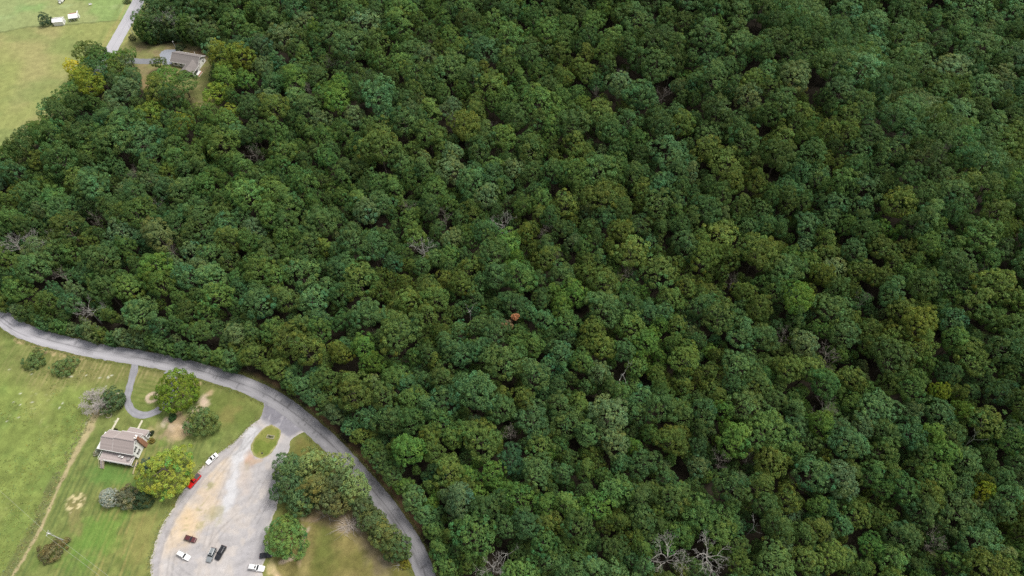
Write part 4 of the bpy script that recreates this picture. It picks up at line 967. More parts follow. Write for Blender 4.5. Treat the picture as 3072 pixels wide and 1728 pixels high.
for i, (px, py, R0, h, tn, lab) in enumerate([(1088, 1515, 3.6, 9, (0.108, 0.151, 0.057), 'small green tree at the top of the row along the lane'), (1118, 1563, 4.4, 10, (0.115, 0.162, 0.057), 'green tree second from the top of the row along the lane'), (1152, 1602, 4.6, 10.5, (0.146, 0.182, 0.054), 'yellower tree third from the top of the row along the lane'), (1190, 1642, 4.3, 10, (0.097, 0.151, 0.049), 'darker green tree at the bottom of the row along the lane')]):
    yard_tree('row_tree', lab, px, py, h * .6, tn, seed=34 + i, group='tree row along the lane', R=R0, zc=h * .54, up=h * .48, dn=h * .5, amp=1.2)
yard_tree('yellow_bush', 'low yellow green bush at the end of the tree row', 1214, 1692, .8, (0.230, 0.216, 0.027), seed=40, cat='bush', R=1.8, zc=.8, up=.9, dn=.8, trunk=False)
yard_tree('orange_tree', 'half bare tree with an orange tuft in mid forest', *K(1296, 796), 17.5, (.50, .23, .11), seed=41, R=1.3, zc=17.5, up=1.8, dn=1.5)
yard_tree('orange_tree', 'browned half bare tree just below left of the orange tuft', *K(1276, 818), 15.0, (0.270, 0.19, 0.10), seed=42, R=2.2, zc=15.0, up=2.6, dn=2.6, open_=.3)
yard_tree('yellow_sapling', 'bright yellow sapling at the wood rim beside the bare tree', 283, 938, 4.0, (.42, .42, .02), seed=43, R=1.0, zc=4, up=1.4, dn=1.2)
yard_tree('conifer_tree', 'dark conifer beside the plain white shed', 135, 57, 3.2, (0.061, 0.115, 0.061), seed=44, R=2.9, zc=3.0, up=4.6, dn=2.8)
yard_tree('dark_bush', 'dark bush behind the far brown house', 541, 141, 1.3, (0.068, 0.101, 0.047), seed=45, cat='bush', R=2.4, zc=1.3, up=1.6, dn=1.3, trunk=False)
yard_tree('dark_bush', 'dark scrub bush at the foot of the pole by the upper road', 396, 112, 1.3, (0.074, 0.088, 0.047), seed=46, cat='bush', R=1.9, zc=1.3, up=1.6, dn=1.3, open_=.2, trunk=False)
yard_tree('dark_bush', 'small round shrub beside the upper road at the top edge', 381, 4, .9, (0.095, 0.135, 0.054), seed=47, cat='bush', R=1.9, zc=.9, up=1.2, dn=.9, trunk=False)

def bare_thing(name, label, px, py, h, mat, sc, cat='bare tree', **cfg):
    p = P(px, py, h); a, b = bare_mesh(**cfg); r = empty(name, (p[0], p[1], 0)); r.scale = (1, 1, 1)
    for nm, m in (('trunk', a), ('branches', b)):
        o = meshobj(nm, mb_mesh(m, nm, mat), None, r); o.scale = sc
    return tag(r, label, cat)
bare_thing('bare_shrub', 'grey leafless tree next to the dark green tree by the drive', 287, 1208, 3.2, plain('grey twigs', (.38, .35, .33), .9, var=.2), (1.15, 1.15, .85), seed=31, n_limb=13, spread=2.5, zt=3.0, depth=5, r0=.26, rise=.7, kids=4, rmin=.035)
bare_thing('bare_tree', 'white forked dead snag at the top of the olive tree cluster', 971, 1372, 11.0, M_PALE, (.75, .75, 1.0), seed=32, n_limb=4, spread=3.4, zt=9, depth=3, r0=.2, rise=1.4, kids=2)
def brush(name, label, px, py, seed, n, r, mat):
    rng = random.Random(seed); m = MB(); p = P(px, py)
    for _ in range(n):
        a, q = rng.uniform(0, 6.28), rng.uniform(0, .5) * r; s_ = Vector((math.cos(a) * q, math.sin(a) * q * .6, rng.uniform(.1, .9)))
        for k in range(rng.randint(2, 4)):
            d = Vector((math.cos(a + rng.gauss(0, .5)), .65 * math.sin(a + rng.gauss(0, .5)), rng.gauss(-.02, .16))); e = s_ + d * r * rng.uniform(.22, .4); e.z = max(.05, e.z)
            m.tube(s_, e, .06 / (k * .6 + 1), .035 / (k * .6 + 1), 4, False); s_ = e
    o = m.build(name, mat); o.location = (p[0], p[1], 0); return tag(o, label, 'brush pile')
brush('brush_pile', 'big pile of bleached fallen branches on the brown lawn', 1050, 1577, 5, 90, 5.4, plain('weathered branches', (.43, .38, .335), .9, var=.25))
brush('brush_pile', 'thin scatter of grey fallen branches below the olive trees', 985, 1549, 6, 14, 4.0, M_DEAD)
brush('brush_pile', 'short line of pale fallen limbs at the end of the tree row', 1202, 1698, 7, 10, 2.6, M_PALE)

# ------------------------------------------------------------------ buildings
def window(parent, x, y, z, w, h, face, shutters=False, glass=M_GLASS):
    """A framed window on a wall; face is the outward direction: 'x+', 'x-', 'y-', 'y+'."""
    def bx(m, u0, u1, z0, z1, d0, d1):
        if face[0] == 'x':
            s = 1 if face[1] == '+' else -1; a, b = sorted((x + s * d0, x + s * d1)); m.box(a, b, y + u0, y + u1, z + z0, z + z1)
        else:
            s = 1 if face[1] == '+' else -1; a, b = sorted((y + s * d0, y + s * d1)); m.box(x + u0, x + u1, a, b, z + z0, z + z1)
    f = MB(); t = .09
    bx(f, -w/2 - t, w/2 + t, h/2, h/2 + t, .003, .07); bx(f, -w/2 - t, w/2 + t, -h/2 - t, -h/2, .003, .09)
    bx(f, -w/2 - t, -w/2, -h/2, h/2, .003, .07); bx(f, w/2, w/2 + t, -h/2, h/2, .003, .07); bx(f, -w/2, w/2, -.025, .025, .004, .05)
    o = f.build('window', M_WHITE, parent)
    g = MB(); bx(g, -w/2, w/2, -h/2, h/2, .002, .03); g.build('pane', glass, o)
    if shutters:
        for s in (-1, 1):
            m = MB(); bx(m, s * (w/2 + .34) - .22, s * (w/2 + .34) + .22, -h/2 - .06, h/2 + .06, .003, .06); m.build('shutter', M_DARK, o)
    return o

def gable_block(parent, x0, x1, y0, y1, eave, ridge, wall_mat, roof_mat, over=.35, name='roof', th=.16, wname='wall'):
    ym = (y0 + y1) / 2; m = MB()
    m.add([(x0, y0, -.2), (x0, y1, -.2), (x0, y1, eave), (x0, ym, ridge), (x0, y0, eave), (x1, y0, -.2), (x1, y1, -.2), (x1, y1, eave), (x1, ym, ridge), (x1, y0, eave)],
          [(0, 4, 3, 2, 1), (5, 6, 7, 8, 9), (0, 5, 9, 4), (1, 2, 7, 6), (4, 9, 8, 3), (3, 8, 7, 2), (0, 1, 6, 5)])
    w_ = m.build(wname, wall_mat, parent)
    sl = (ridge - eave) / (ym - y0); r = MB(); up = .07
    r.slab((x0 - over, y0 - over, eave - over * sl + up + th), (x1 + over, y0 - over, eave - over * sl + up + th), (x1 + over, ym, ridge + up + th), (x0 - over, ym, ridge + up + th), th)
    r.slab((x1 + over, y1 + over, eave - over * sl + up + th), (x0 - over, y1 + over, eave - over * sl + up + th), (x0 - over, ym, ridge + up + th), (x1 + over, ym, ridge + up + th), th)
    rf = r.build(name, roof_mat, parent)
    g = MB(); z = eave - over * sl + up
    g.box(x0 - over, x1 + over, y0 - over - .10, y0 - over - .005, z - .02, z + .15); g.box(x0 - over, x1 + over, y1 + over + .005, y1 + over + .10, z - .02, z + .15)
    g.build('gutter', M_WHITE, rf)
    for xx, s in ((x0 - over, -1), (x1 + over, 1)):
        for ya in (y0 - over, y1 + over):
            q = MB(); a, b = sorted((xx + s * .004, xx + s * .05)); zz = eave - over * sl + up
            q.add([(a, ya, zz - .06), (b, ya, zz - .06), (b, ya, zz + th + .03), (a, ya, zz + th + .03), (a, ym, ridge + up - .06), (b, ym, ridge + up - .06), (b, ym, ridge + up + th + .03), (a, ym, ridge + up + th + .03)],
                  [(0, 1, 2, 3), (7, 6, 5, 4), (0, 4, 5, 1), (1, 5, 6, 2), (2, 6, 7, 3), (3, 7, 4, 0)])
            q.build('bargeboard', M_WHITE, rf)
    m = MB(); m.box(x0 - over, x1 + over, ym - .14, ym + .14, ridge + up + th - .03, ridge + up + th + .06); m.build('ridge_cap', plain('ridge shade tint', (.17, .15, .15), .9), rf)  # cap coloured darker than the roof to paint the ridge's shade line
    return w_, rf

# --- the white house with the deck
ha = tag(empty('white_house', (*P(318, 1358)[:2], 0), math.radians(-9.87)), 'white two storey house with taupe roof, brick chimney and long deck', 'house')
gable_block(ha, 5.25, 12.5, 0, 7.1, 4.7, 7.35, M_SIDING, M_SHINGLE, .32)
gable_block(ha, 0.45, 5.24, .05, 6.7, 4.62, 6.95, M_SIDING, M_SHINGLE, .28)
for z in (4.55, 2.0): window(ha, 12.5, 1.8, z, .75, 1.25, 'x+', True)
window(ha, 12.5, 3.55, 5.9, .5, .7, 'x+')
for x in (1.6, 4.0, 10.8): window(ha, x, .05 if x < 5 else 0, 3.85, 1.2, 1.1, 'y-')
m = MB(); m.box(6.6, 8.6, -.07, -.004, 2.56, 4.5); d_ = m.build('door', M_WHITE, ha); m = MB(); m.box(6.7, 7.5, -.09, -.075, 2.7, 4.4); m.box(7.7, 8.5, -.09, -.075, 2.7, 4.4); m.build('pane', M_GLASS, d_)
for x in (2.0, 5.0, 8.5): window(ha, x, .05 if x < 5.2 else 0, 1.2, .9, .9, 'y-')
for x in (1.5, 3.6): window(ha, x, 6.7, 3.4, .9, 1.2, 'y+')
# chimney on the gable
m = MB(); m.box(12.52, 13.42, 4.25, 5.85, -.2, 5.2); m.add([(12.52, 4.25, 5.2), (13.42, 4.25, 5.2), (13.42, 5.85, 5.2), (12.52, 5.85, 5.2), (12.66, 4.5, 6.0), (13.36, 4.5, 6.0), (13.36, 5.6, 6.0), (12.66, 5.6, 6.0)], [(0, 1, 5, 4), (1, 2, 6, 5), (2, 3, 7, 6), (3, 0, 4, 7)]); m.box(12.66, 13.36, 4.5, 5.6, 6.0, 8.4)
ch = m.build('chimney', M_BRICK, ha)
m = MB(); m.box(12.58, 13.44, 4.42, 5.68, 8.4, 8.55); m.build('cap', M_WHITE, ch); m = MB(); m.tube((12.9, 5.05, 8.55), (12.9, 5.05, 8.95), .16); m.tube((13.15, 4.8, 8.55), (13.15, 4.8, 8.8), .13); m.build('flue', M_BRICK, ch)
# porch wing behind
wm = MB(); wm.box(6.2, 12.9, 7.12, 9.2, -.2, 2.75); wg = wm.build('porch_wing', M_SIDING, ha)
m = MB(); m.slab((5.8, 9.6, 2.92), (5.8, 7.14, 3.85), (13.25, 7.14, 3.85), (13.25, 9.6, 2.92), .15); pr = m.build('roof', M_SHINGLE, wg)
m = MB(); m.box(5.8, 13.25, 9.61, 9.70, 2.74, 2.9); m.box(13.255, 13.31, 7.16, 9.6, 2.72, 2.86); m.build('gutter', M_WHITE, pr)
window(ha, 12.9, 8.15, 1.65, 1.15, 1.3, 'x+'); m = MB(); m.box(12.95, 13.1, 7.2, 7.35, -.2, 3.3); m.box(12.95, 13.1, 9.05, 9.2, -.2, 2.7); m.build('post', M_WHITE, wg)
# white side awning
m = MB(); m.slab((-1.75, -.05, 3.5), (.12, -.05, 3.95), (.12, 6.3, 3.95), (-1.75, 6.3, 3.5), .08); aw = m.build('awning', M_METAL, ha)
for y in (.1, 3.1, 6.1):
    m = MB(); m.box(-1.6, -1.5, y - .05, y + .05, -.1, 3.46); m.build('post', M_WHITE, aw)
# deck
m = MB(); m.box(.35, 12.35, -3.35, -.12, 2.36, 2.5); dk = m.build('deck', M_DECK, ha)
for x in (.5, 3.4, 6.35, 9.3, 12.2):
    m = MB(); m.box(x - .08, x + .08, -3.3, -3.14, -.2, 2.35); m.build('post', M_WHITE, dk)
m = MB(); m.box(.32, 12.38, -3.42, -3.36, 2.2, 2.48); m.box(.28, .34, -3.36, -.12, 2.2, 2.48); m.box(12.36, 12.42, -3.36, -.12, 2.2, 2.48); m.build('fascia', M_WHITE, dk)
def railing(a, b, z):
    a, b = Vector((*a, z)), Vector((*b, z)); m = MB(); L = (b - a).length; n = max(2, int(L / .28))
    m.tube(a + Vector((0, 0, .98)), b + Vector((0, 0, .98)), .055, n=6); m.tube(a + Vector((0, 0, .12)), b + Vector((0, 0, .12)), .035, n=5)
    for k in range(n + 1):
        p = a.lerp(b, k / n); m.tube(p, p + Vector((0, 0, .97)), .05 if k % 7 == 0 else .02, n=4)
    m.build('railing', M_WHITE, dk)
railing((2.3, -3.3), (12.3, -3.3), 2.5); railing((.4, -3.3), (.4, -.2), 2.5); railing((12.3, -3.3), (12.3, -1.2), 2.5)
m = MB()
for k in range(13): m.box(.6 + k * .9, .66 + k * .9, -3.12, -3.08, .0, 2.3)
m.box(.6, 12.1, -3.14, -3.12, .05, .9); m.build('lattice', M_DARK, dk)
st_ = MB()
for k in range(9): st_.box(.85, 2.1, -3.45 - .24 * (k + 1), -3.45 - .24 * k, 2.22 - .25 * k, 2.28 - .25 * k)
s0 = st_.build('stairs', M_DECK, ha)
for x in (.78, 2.17):
    m = MB(); m.tube((x, -3.45, 3.3), (x, -5.6, 1.05), .06, n=6); m.tube((x, -5.6, 1.05), (x, -5.6, -.1), .06, n=6); m.tube((x, -3.45, 2.1), (x, -5.6, .1), .08, n=6); m.build('handrail', M_TIMBER, s0)
rm = MB(); rm.slab((12.9, -5.6, .15), (13.35, -5.6, .15), (13.4, -1.0, 1.5), (12.95, -1.0, 1.5), .1); rp = rm.build('ramp', M_TIMBER, ha)
m = MB(); m.tube((13.38, -5.6, .95), (13.42, -1.0, 2.3), .06, n=6); m.tube((13.38, -5.6, 0), (13.38, -5.6, .95), .05, n=5); m.tube((13.42, -1, 0), (13.42, -1, 2.3), .05, n=5); m.build('handrail', M_TIMBER, rp)
HA = ha.matrix_basis.copy() if False else Matrix.Translation(ha.location) @ Matrix.Rotation(math.radians(-9.87), 4, 'Z')
def on_house(x, y, z=0): v = HA @ Vector((x, y, z)); return (v.x, v.y, v.z)
ht = tag(empty('navy_box', on_house(12.62, -2.5), math.radians(-9.87)), 'dark blue covered box standing at the right end of the deck', 'hot tub')  # dark blue lidded box beside the deck
m = MB(); m.box(-.1, .98, -.6, .9, -.05, .8); m.build('shell', M_DARK, ht, bevel=.05); m = MB(); m.box(-.14, 1.02, -.64, .94, .81, .93); m.build('cover', plain('navy cover', (.03, .045, .075), .6), ht, bevel=.04)
tb = tag(empty('patio_table', on_house(10.9, -1.55, 2.5)), 'round grey table on the right part of the deck', 'table')
m = MB(); m.tube((0, 0, .68), (0, 0, .74), .62, n=20); m.build('table_top', plain('grey table', (.24, .22, .22), .6), tb); m = MB(); m.tube((0, 0, 0), (0, 0, .68), .06); m.tube((0, 0, 0), (0, 0, .05), .3, n=14); m.build('base', M_DARK, tb)
def chair(x, y, rz, label):
    c = tag(empty('deck_chair', on_house(x, y, 2.5), rz), label, 'chair', 'chairs on the deck')
    m = MB(); m.box(-.27, .27, -.27, .27, .38, .44); m.build('seat', M_WHITE, c); m = MB(); m.slab((-.27, -.33, .45), (.27, -.33, .45), (.27, -.50, 1.0), (-.27, -.50, 1.0), .05); m.build('backrest', M_WHITE, c)
    for s in (-1, 1):
        m = MB(); m.box(s * .33 - .05, s * .33 + .05, -.35, .3, .6, .66); m.build('armrest', M_WHITE, c)
        for yy in (-.25, .25): m = MB(); m.box(s * .25 - .025, s * .25 + .025, yy - .025, yy + .025, 0, .38); m.build('leg', M_WHITE, c)
chair(7.25, -1.0, .6, 'white chair on the deck, farther from the round table'); chair(8.45, -1.15, -.3, 'white chair on the deck, nearer to the round table')
yard_tree('white_shrub', 'whitish flowering shrub at the left end of the deck', 289, 1357, .8, (.33, .36, .28), seed=51, cat='shrub', R=1.1, zc=.8, up=.8, dn=.8, trunk=False)
yard_tree('yellow_shrub', 'yellowish shrub at the foot of the brick chimney', 455, 1322, .7, (.22, .19, .05), seed=52, cat='shrub', R=1.0, zc=.7, up=.7, dn=.7, trunk=False)
yard_tree('dark_bush', 'dark foundation bush by the porch corner of the white house', 453, 1299, .7, (.04, .06, .03), seed=53, cat='bush', R=.9, zc=.7, up=.7, dn=.7, trunk=False)
yard_tree('dark_bush', 'dark foundation bush against the back wall of the white house', 345, 1292, .7, (.05, .06, .03), seed=54, cat='bush', R=.9, zc=.6, up=.6, dn=.6, trunk=False)

# --- the brown roofed house in the clearing
hb = tag(empty('brown_roof_house', (-168.0, 294.3, 0), math.radians(-14)), 'low house with grey brown roof in the forest clearing', 'house')
gable_block(hb, -7.6, 7.2, -3.7, 3.7, 2.9, 5.1, M_SIDING, M_SHINGLE2, .5)
sub = MB(); x0, x1, y0, y1 = 1.2, 7.4, -9.2, -3.72
sub.add([(x0, y0, -.2), (x1, y0, -.2), (x1, y1, -.2), (x0, y1, -.2), (x0, y0, 2.7), (x1, y0, 2.7), (x1, y1, 2.7), (x0, y1, 2.7), ((x0 + x1) / 2, y0, 4.3), ((x0 + x1) / 2, y1, 4.3)],
        [(3, 2, 1, 0), (0, 1, 5, 8, 4), (2, 3, 7, 9, 6), (1, 2, 6, 5), (3, 0, 4, 7), (4, 8, 9, 7), (8, 5, 6, 9)])
wg2 = sub.build('front_wing', M_SIDING, hb); xm = (x0 + x1) / 2; m = MB(); s_ = 1.6 / 3.1
m.slab((x0 - .5, -1.8, 2.7 - .5 * s_ + .28), (x0 - .5, y0 - .5, 2.7 - .5 * s_ + .28), (xm, y0 - .5, 4.58), (xm, -1.8, 4.58), .16)
m.slab((x1 + .5, y0 - .5, 2.7 - .5 * s_ + .28), (x1 + .5, -1.8, 2.7 - .5 * s_ + .28), (xm, -1.8, 4.58), (xm, y0 - .5, 4.58), .16)
rf2 = m.build('roof', M_SHINGLE2, wg2); m = MB(); m.box(x1 + .5, x1 + .62, y0 - .5, -3.2, 2.45, 2.72); m.build('gutter', M_WHITE, rf2)
m = MB(); m.box(x0 + .6, x1 - .6, y0 - .08, y0 - .01, .1, 2.3); m.build('garage_door', M_DARK, hb)
m = MB(); m.box(7.42, 7.5, -8.4, -5.2, .5, 2.3); m.build('dark_opening', M_DARK, hb)  # dark panel painting the shade inside the open porch
window(hb, 7.2, 0, 3.7, .9, .7, 'x+'); window(hb, 7.2, 1.6, 1.6, 1.0, 1.2, 'x+')
for x in (-5.5, -2.5, 0): window(hb, x, -3.7, 1.6, 1.2, 1.2, 'y-')
m = MB(); m.box(7.6, 9.0, -8.8, -4.6, .25, .4); pt = m.build('porch', M_WHITE, hb); m = MB(); m.box(9.01, 9.45, -8.8, -4.6, .08, .22); m.build('step', plain('red step', (.42, .14, .09), .8), pt); m = MB(); m.box(9.46, 9.9, -8.8, -4.8, 0, .1); m.build('step', M_CONC, pt)
m = MB(); m.tube((3.0, 3.0, 3.4), (3.0, 3.0, 5.2), .12); m.build('vent_pipe', M_WHITE, hb)

# --- sheds and outbuildings at the top left
sa = tag(empty('garden_shed', (-247.3, 326.9, 0), math.radians(9)), 'plain white shed beside the dark conifer', 'shed', 'white sheds in the far field')
gable_block(sa, -2.6, 2.6, -1.9, 1.9, 2.3, 3.2, M_METAL, M_METAL, .15); m = MB(); m.box(2.602, 2.66, -.6, .6, 0, 2.0); m.build('door', plain('grey door', (.5, .5, .5), .6), sa)
sb = tag(empty('garden_shed', (-240.4, 331.2, 0), math.radians(14)), 'white shed with a faded red back roof and open lean-to', 'shed', 'white sheds in the far field')
m = MB(); m.add([(-2.2, -.2, -.1), (2.2, -.2, -.1), (2.2, 1.7, -.1), (-2.2, 1.7, -.1), (-2.2, -.2, 3.1), (2.2, -.2, 3.1), (2.2, 1.7, 2.3), (-2.2, 1.7, 2.3)], [(3, 2, 1, 0), (4, 5, 6, 7), (0, 1, 5, 4), (1, 2, 6, 5), (2, 3, 7, 6), (3, 0, 4, 7)]); m.build('wall', M_METAL, sb)
m = MB(); m.slab((2.1, 1.95, 2.32), (-2.4, 1.95, 2.32), (-2.4, -.2, 3.24), (2.1, -.2, 3.24), .09); m.build('roof', M_REDROOF, sb, )
m = MB(); m.slab((-2.5, -2.6, 2.15), (2.4, -2.6, 2.15), (2.4, -.22, 3.22), (-2.5, -.22, 3.22), .07); m.box(2.12, 2.5, -.2, 1.9, 3.0, 3.3); lt = m.build('lean_to_roof', M_METAL, sb)
for x in (-2.35, 0, 2.25):
    m = MB(); m.box(x - .06, x + .06, -2.5, -2.38, -.1, 2.08); m.build('post', M_WHITE, lt)
sc_ = tag(empty('outbuilding', (*P(271, -12)[:2], 0), math.radians(6)), 'white roofed outbuilding cut by the top edge of the photo', 'outbuilding')
gable_block(sc_, -4.2, 4.0, -2.6, 2.6, 2.5, 3.8, M_SIDING, M_METAL, .3); window(sc_, -1, -2.6, 1.5, 1.0, 1.0, 'y-'); m = MB(); m.box(1.0, 2.0, -2.66, -2.603, 0, 2.0); m.build('door', M_DARK, sc_)
be = tag(empty('garden_bench', (*P(272, 15)[:2], 0), .3), 'small white bench in front of the white roofed outbuilding', 'bench')
m = MB(); m.box(-.8, .8, -.25, .25, .4, .46); m.build('seat', M_WHITE, be); m = MB(); m.box(-.8, .8, .22, .28, .47, .95); m.build('backrest', M_WHITE, be)
for x in (-.7, .7): m = MB(); m.box(x - .05, x + .05, -.22, .22, 0, .4); m.build('leg', M_WHITE, be)
ct_ = tag(empty('camper_trailer', (*P(189, 2)[:2], 0), math.radians(84)), 'white camper trailer near the top edge, left of the outbuilding', 'trailer')
m = MB(); m.add([(-2.4, -1.05, .5), (2.4, -1.05, .5), (2.4, 1.05, .5), (-2.4, 1.05, .5), (-2.5, -1.05, 1.6), (2.5, -1.05, 1.6), (2.5, 1.05, 1.6), (-2.5, 1.05, 1.6), (-2.1, -1.0, 2.7), (2.1, -1.0, 2.7), (2.1, 1.0, 2.7), (-2.1, 1.0, 2.7)],
             [(3, 2, 1, 0), (8, 9, 10, 11)] + [(a, (a + 1) % 4, 4 + (a + 1) % 4, 4 + a) for a in range(4)] + [(4 + a, 4 + (a + 1) % 4, 8 + (a + 1) % 4, 8 + a) for a in range(4)]); m.build('body', M_METAL, ct_, bevel=.1)
for s in (-1, 1):
    m = MB(); m.tube((0, s * .85, .35), (0, s * 1.05, .35), .35, n=14); m.build('wheel', M_TYRE, ct_); m = MB(); m.box(-1, .4, s * 1.06 - .02, s * 1.06 + .02, 1.5, 2.1); m.build('window', M_GLASS, ct_)
m = MB(); m.tube((-2.4, 0, .5), (-3.7, 0, .5), .06); m.box(-3.3, -2.6, -.5, .5, .52, 1.0); m.build('drawbar', M_WHITE, ct_)

# ------------------------------------------------------------------ vehicles
def paint(name, col, rough=0.28, metal=0.0):
    m, n, l, b = mat_new(name); b.inputs['Base Color'].default_value = (*col, 1); b.inputs['Roughness'].default_value = rough; b.inputs['Metallic'].default_value = metal
    b.inputs['Coat Weight'].default_value = 0.2; b.inputs['Coat Roughness'].default_value = 0.2; b.inputs['Specular IOR Level'].default_value = 0.35
    ns = n.new('ShaderNodeTexNoise'); ns.inputs['Scale'].default_value = 1.4; mr = n.new('ShaderNodeMapRange'); mr.inputs['To Min'].default_value = rough * .7; mr.inputs['To Max'].default_value = rough * 1.6
    l.new(ns.outputs['Fac'], mr.inputs['Value']); l.new(mr.outputs[0], b.inputs['Roughness']); return m

def vehicle(name, label, cat, xy, ang, L, Wd, col, style='sedan', sunroof=None, trim=None, group='vehicles parked on the gravel lot', metal=0.0):
    r = tag(empty(name, (*xy, 0.02), math.radians(ang)), label, cat, group)
    mp = paint('car paint', col, .3, metal); h = L / 2; w = Wd / 2
    prof = {'sedan': dict(hood=.80, belt=.92, roof=1.42, ws=(.20, -.02), rw=(-.62, -.36), deck=.98), 'hatch': dict(hood=.88, belt=.98, roof=1.50, ws=(.30, .08), rw=(-.94, -.70), deck=1.0),
            'suv': dict(hood=1.02, belt=1.12, roof=1.75, ws=(.28, .10), rw=(-.95, -.84), deck=1.1), 'pickup': dict(hood=1.08, belt=1.15, roof=1.82, ws=(.26, .10), rw=(-.26, -.20), deck=1.16)}[style]
    # lower body: sections nose to tail
    secs = [(-1.0, .80, prof['deck'] * .72), (-.965, .92, prof['deck'] * .97), (-.80, 1.0, prof['deck'] + .02), (-.5, 1.0, prof['belt'] + .02), (0, 1.0, prof['belt']), (prof['ws'][0], 1.0, prof['belt'] - .01), (.55, .99, prof['hood'] + .03), (.85, .95, prof['hood'] - .04), (.96, .88, prof['hood'] * .86), (1.0, .76, prof['hood'] * .68)]
    V = []; F = []
    zb = .30 if style in ('suv', 'pickup') else .22
    for t, ww, zt in secs:
        x, y = t * h, ww * w
        ring = [(-.90, zb), (-1.0, zb + .14), (-1.0, zb + (zt - zb) * .62), (-.965, zt - .07), (-.88, zt), (.88, zt), (.965, zt - .07), (1.0, zb + (zt - zb) * .62), (1.0, zb + .14), (.90, zb)]
        V += [(x, y * a, z) for a, z in ring]
    k = 10
    for i in range(len(secs) - 1):
        for j in range(k): F.append((i * k + j, i * k + (j + 1) % k, (i + 1) * k + (j + 1) % k, (i + 1) * k + j))
    F.append(tuple(range(k))); F.append(tuple(range((len(secs) - 1) * k + k - 1, (len(secs) - 1) * k - 1, -1)))
    b = MB(); b.add(V, F); body = b.build('body', mp, r, smooth=False)
    # glasshouse
    bl = prof['belt'] - .02; wsb, wst = prof['ws'][0] * h, prof['ws'][1] * h; rwb, rwt = prof['rw'][0] * h, prof['rw'][1] * h; rz = prof['roof']; wb, wt = w * .93, w * .76
    g = MB(); g.add([(rwb, -wb, bl), (wsb, -wb, bl), (wsb, wb, bl), (rwb, wb, bl), (rwt, -wt, rz - .04), (wst, -wt, rz - .04), (wst, wt, rz - .04), (rwt, wt, rz - .04)], [(3, 2, 1, 0), (4, 5, 6, 7), (0, 1, 5, 4), (2, 3, 7, 6), (3, 0, 4, 7), (1, 2, 6, 5)])
    g.build('windows', M_GLASS, r)
    def lerp(a, c, t): return tuple(a[i] + (c[i] - a[i]) * t for i in range(3))
    q = MB(); A, B_, C_, D_ = (wsb, -wb * .96, bl + .06), (wsb, wb * .96, bl + .06), (wst, wt * .96, rz - .07), (wst, -wt * .96, rz - .07); off = Vector((.02, 0, .02))
    q.slab(*[tuple(Vector(p) + off) for p in (A, B_, C_, D_)], .015); q.build('windscreen', M_GLASS, r)
    # roof and pillars
    rf = MB(); e = .05; n_ = 6
    rf.add([(rwt - e, -wt - e * .4, rz - .05), (wst + e, -wt - e * .4, rz - .05), (wst + e, wt + e * .4, rz - .05), (rwt - e, wt + e * .4, rz - .05), (rwt + .08, -wt * .86, rz + .03), (wst - .06, -wt * .86, rz + .03), (wst - .06, wt * .86, rz + .03), (rwt + .08, wt * .86, rz + .03)],
           [(3, 2, 1, 0), (4, 5, 6, 7), (0, 1, 5, 4), (1, 2, 6, 5), (2, 3, 7, 6), (3, 0, 4, 7)])
    roof = rf.build('roof', mp, r)
    pl = MB()
    for s in (-1, 1):
        pl.tube((wsb, s * wb, bl), (wst, s * wt, rz - .03), .055, n=5); pl.tube((rwb, s * wb, bl), (rwt, s * wt, rz - .03), .08, n=5)
        xm = (wsb + rwb) / 2; xt = (wst + rwt) / 2; pl.tube((xm, s * wb, bl), (xt, s * wt, rz - .03), .05, n=5)
    pl.build('pillars', mp, r)
    if sunroof:
        m = MB(); a, c = sunroof; m.box(a * h, c * h, -wt * .62, wt * .62, rz + .012, rz + .042); m.build('sunroof', M_GLASS, r)
    for sx in (.60, -.60):
        for s in (-1, 1):
            R0 = .38 if style in ('suv', 'pickup') else .33
            m = MB(); m.tube((sx * h, s * (w - .22), R0), (sx * h, s * (w + .012), R0), R0, n=18); wh = m.build('wheel', M_TYRE, r)
            m = MB(); m.tube((sx * h, s * (w + .013), R0), (sx * h, s * (w + .03), R0), R0 * .62, n=14); m.build('rim', M_RIM, wh)
    for s in (-1, 1):
        m = MB(); m.box(h * .955 - .09, h * .955 + .04, s * w * .62 - .17, s * w * .62 + .17, prof['hood'] * .62, prof['hood'] * .80); m.build('headlight', M_LAMP, r)
        m = MB(); m.box(-h * .985 - .03, -h * .985 + .10, s * w * .70 - .14, s * w * .70 + .14, prof['deck'] * .66, prof['deck'] * .88); m.build('tail_light', M_TAIL, r)
        m = MB(); m.box(wsb - .28, wsb - .10, s * (w + .10) - .10, s * (w + .10) + .10, bl + .02, bl + .17); m.build('mirror', mp, r)
    if style == 'pickup':
        m = MB(); m.box(-h * .96, rwb - .06, -w * .84, w * .84, prof['deck'] + .015, prof['deck'] + .07); m.build('bed_cover', trim or M_DARK, r)
    r.scale = (.96, .96, .96)
    if style == 'suv':
        for s in (-1, 1): m = MB(); m.tube((rwt + .15, s * wt * .9, rz + .06), (wst - .2, s * wt * .9, rz + .06), .03, n=5); m.build('roof_rail', M_RIM if trim is None else trim, r)
    return r
vehicle('parked_car', 'white sedan with a sunroof parked on the lot edge below the lane', 'car', (-106.5, 82.1), 230.3, 4.85, 1.86, (.80, .80, .80), 'sedan', (.02, -.10))
vehicle('pickup_truck', 'red pickup truck with black bed cover under the yellow green tree', 'pickup truck', (-110.9, 74.2), 239.2, 5.7, 1.98, (.55, .008, .010), 'pickup')
vehicle('parked_car', 'dark red small hatchback alone on the sandy gravel', 'car', (-107.3, 54.7), -15.7, 4.2, 1.80, (.085, .025, .028), 'hatch')
vehicle('parked_car', 'white wagon parked left of the grey and black pair', 'car', (-108.1, 49.4), -25.0, 4.95, 1.88, (.80, .80, .80), 'suv')
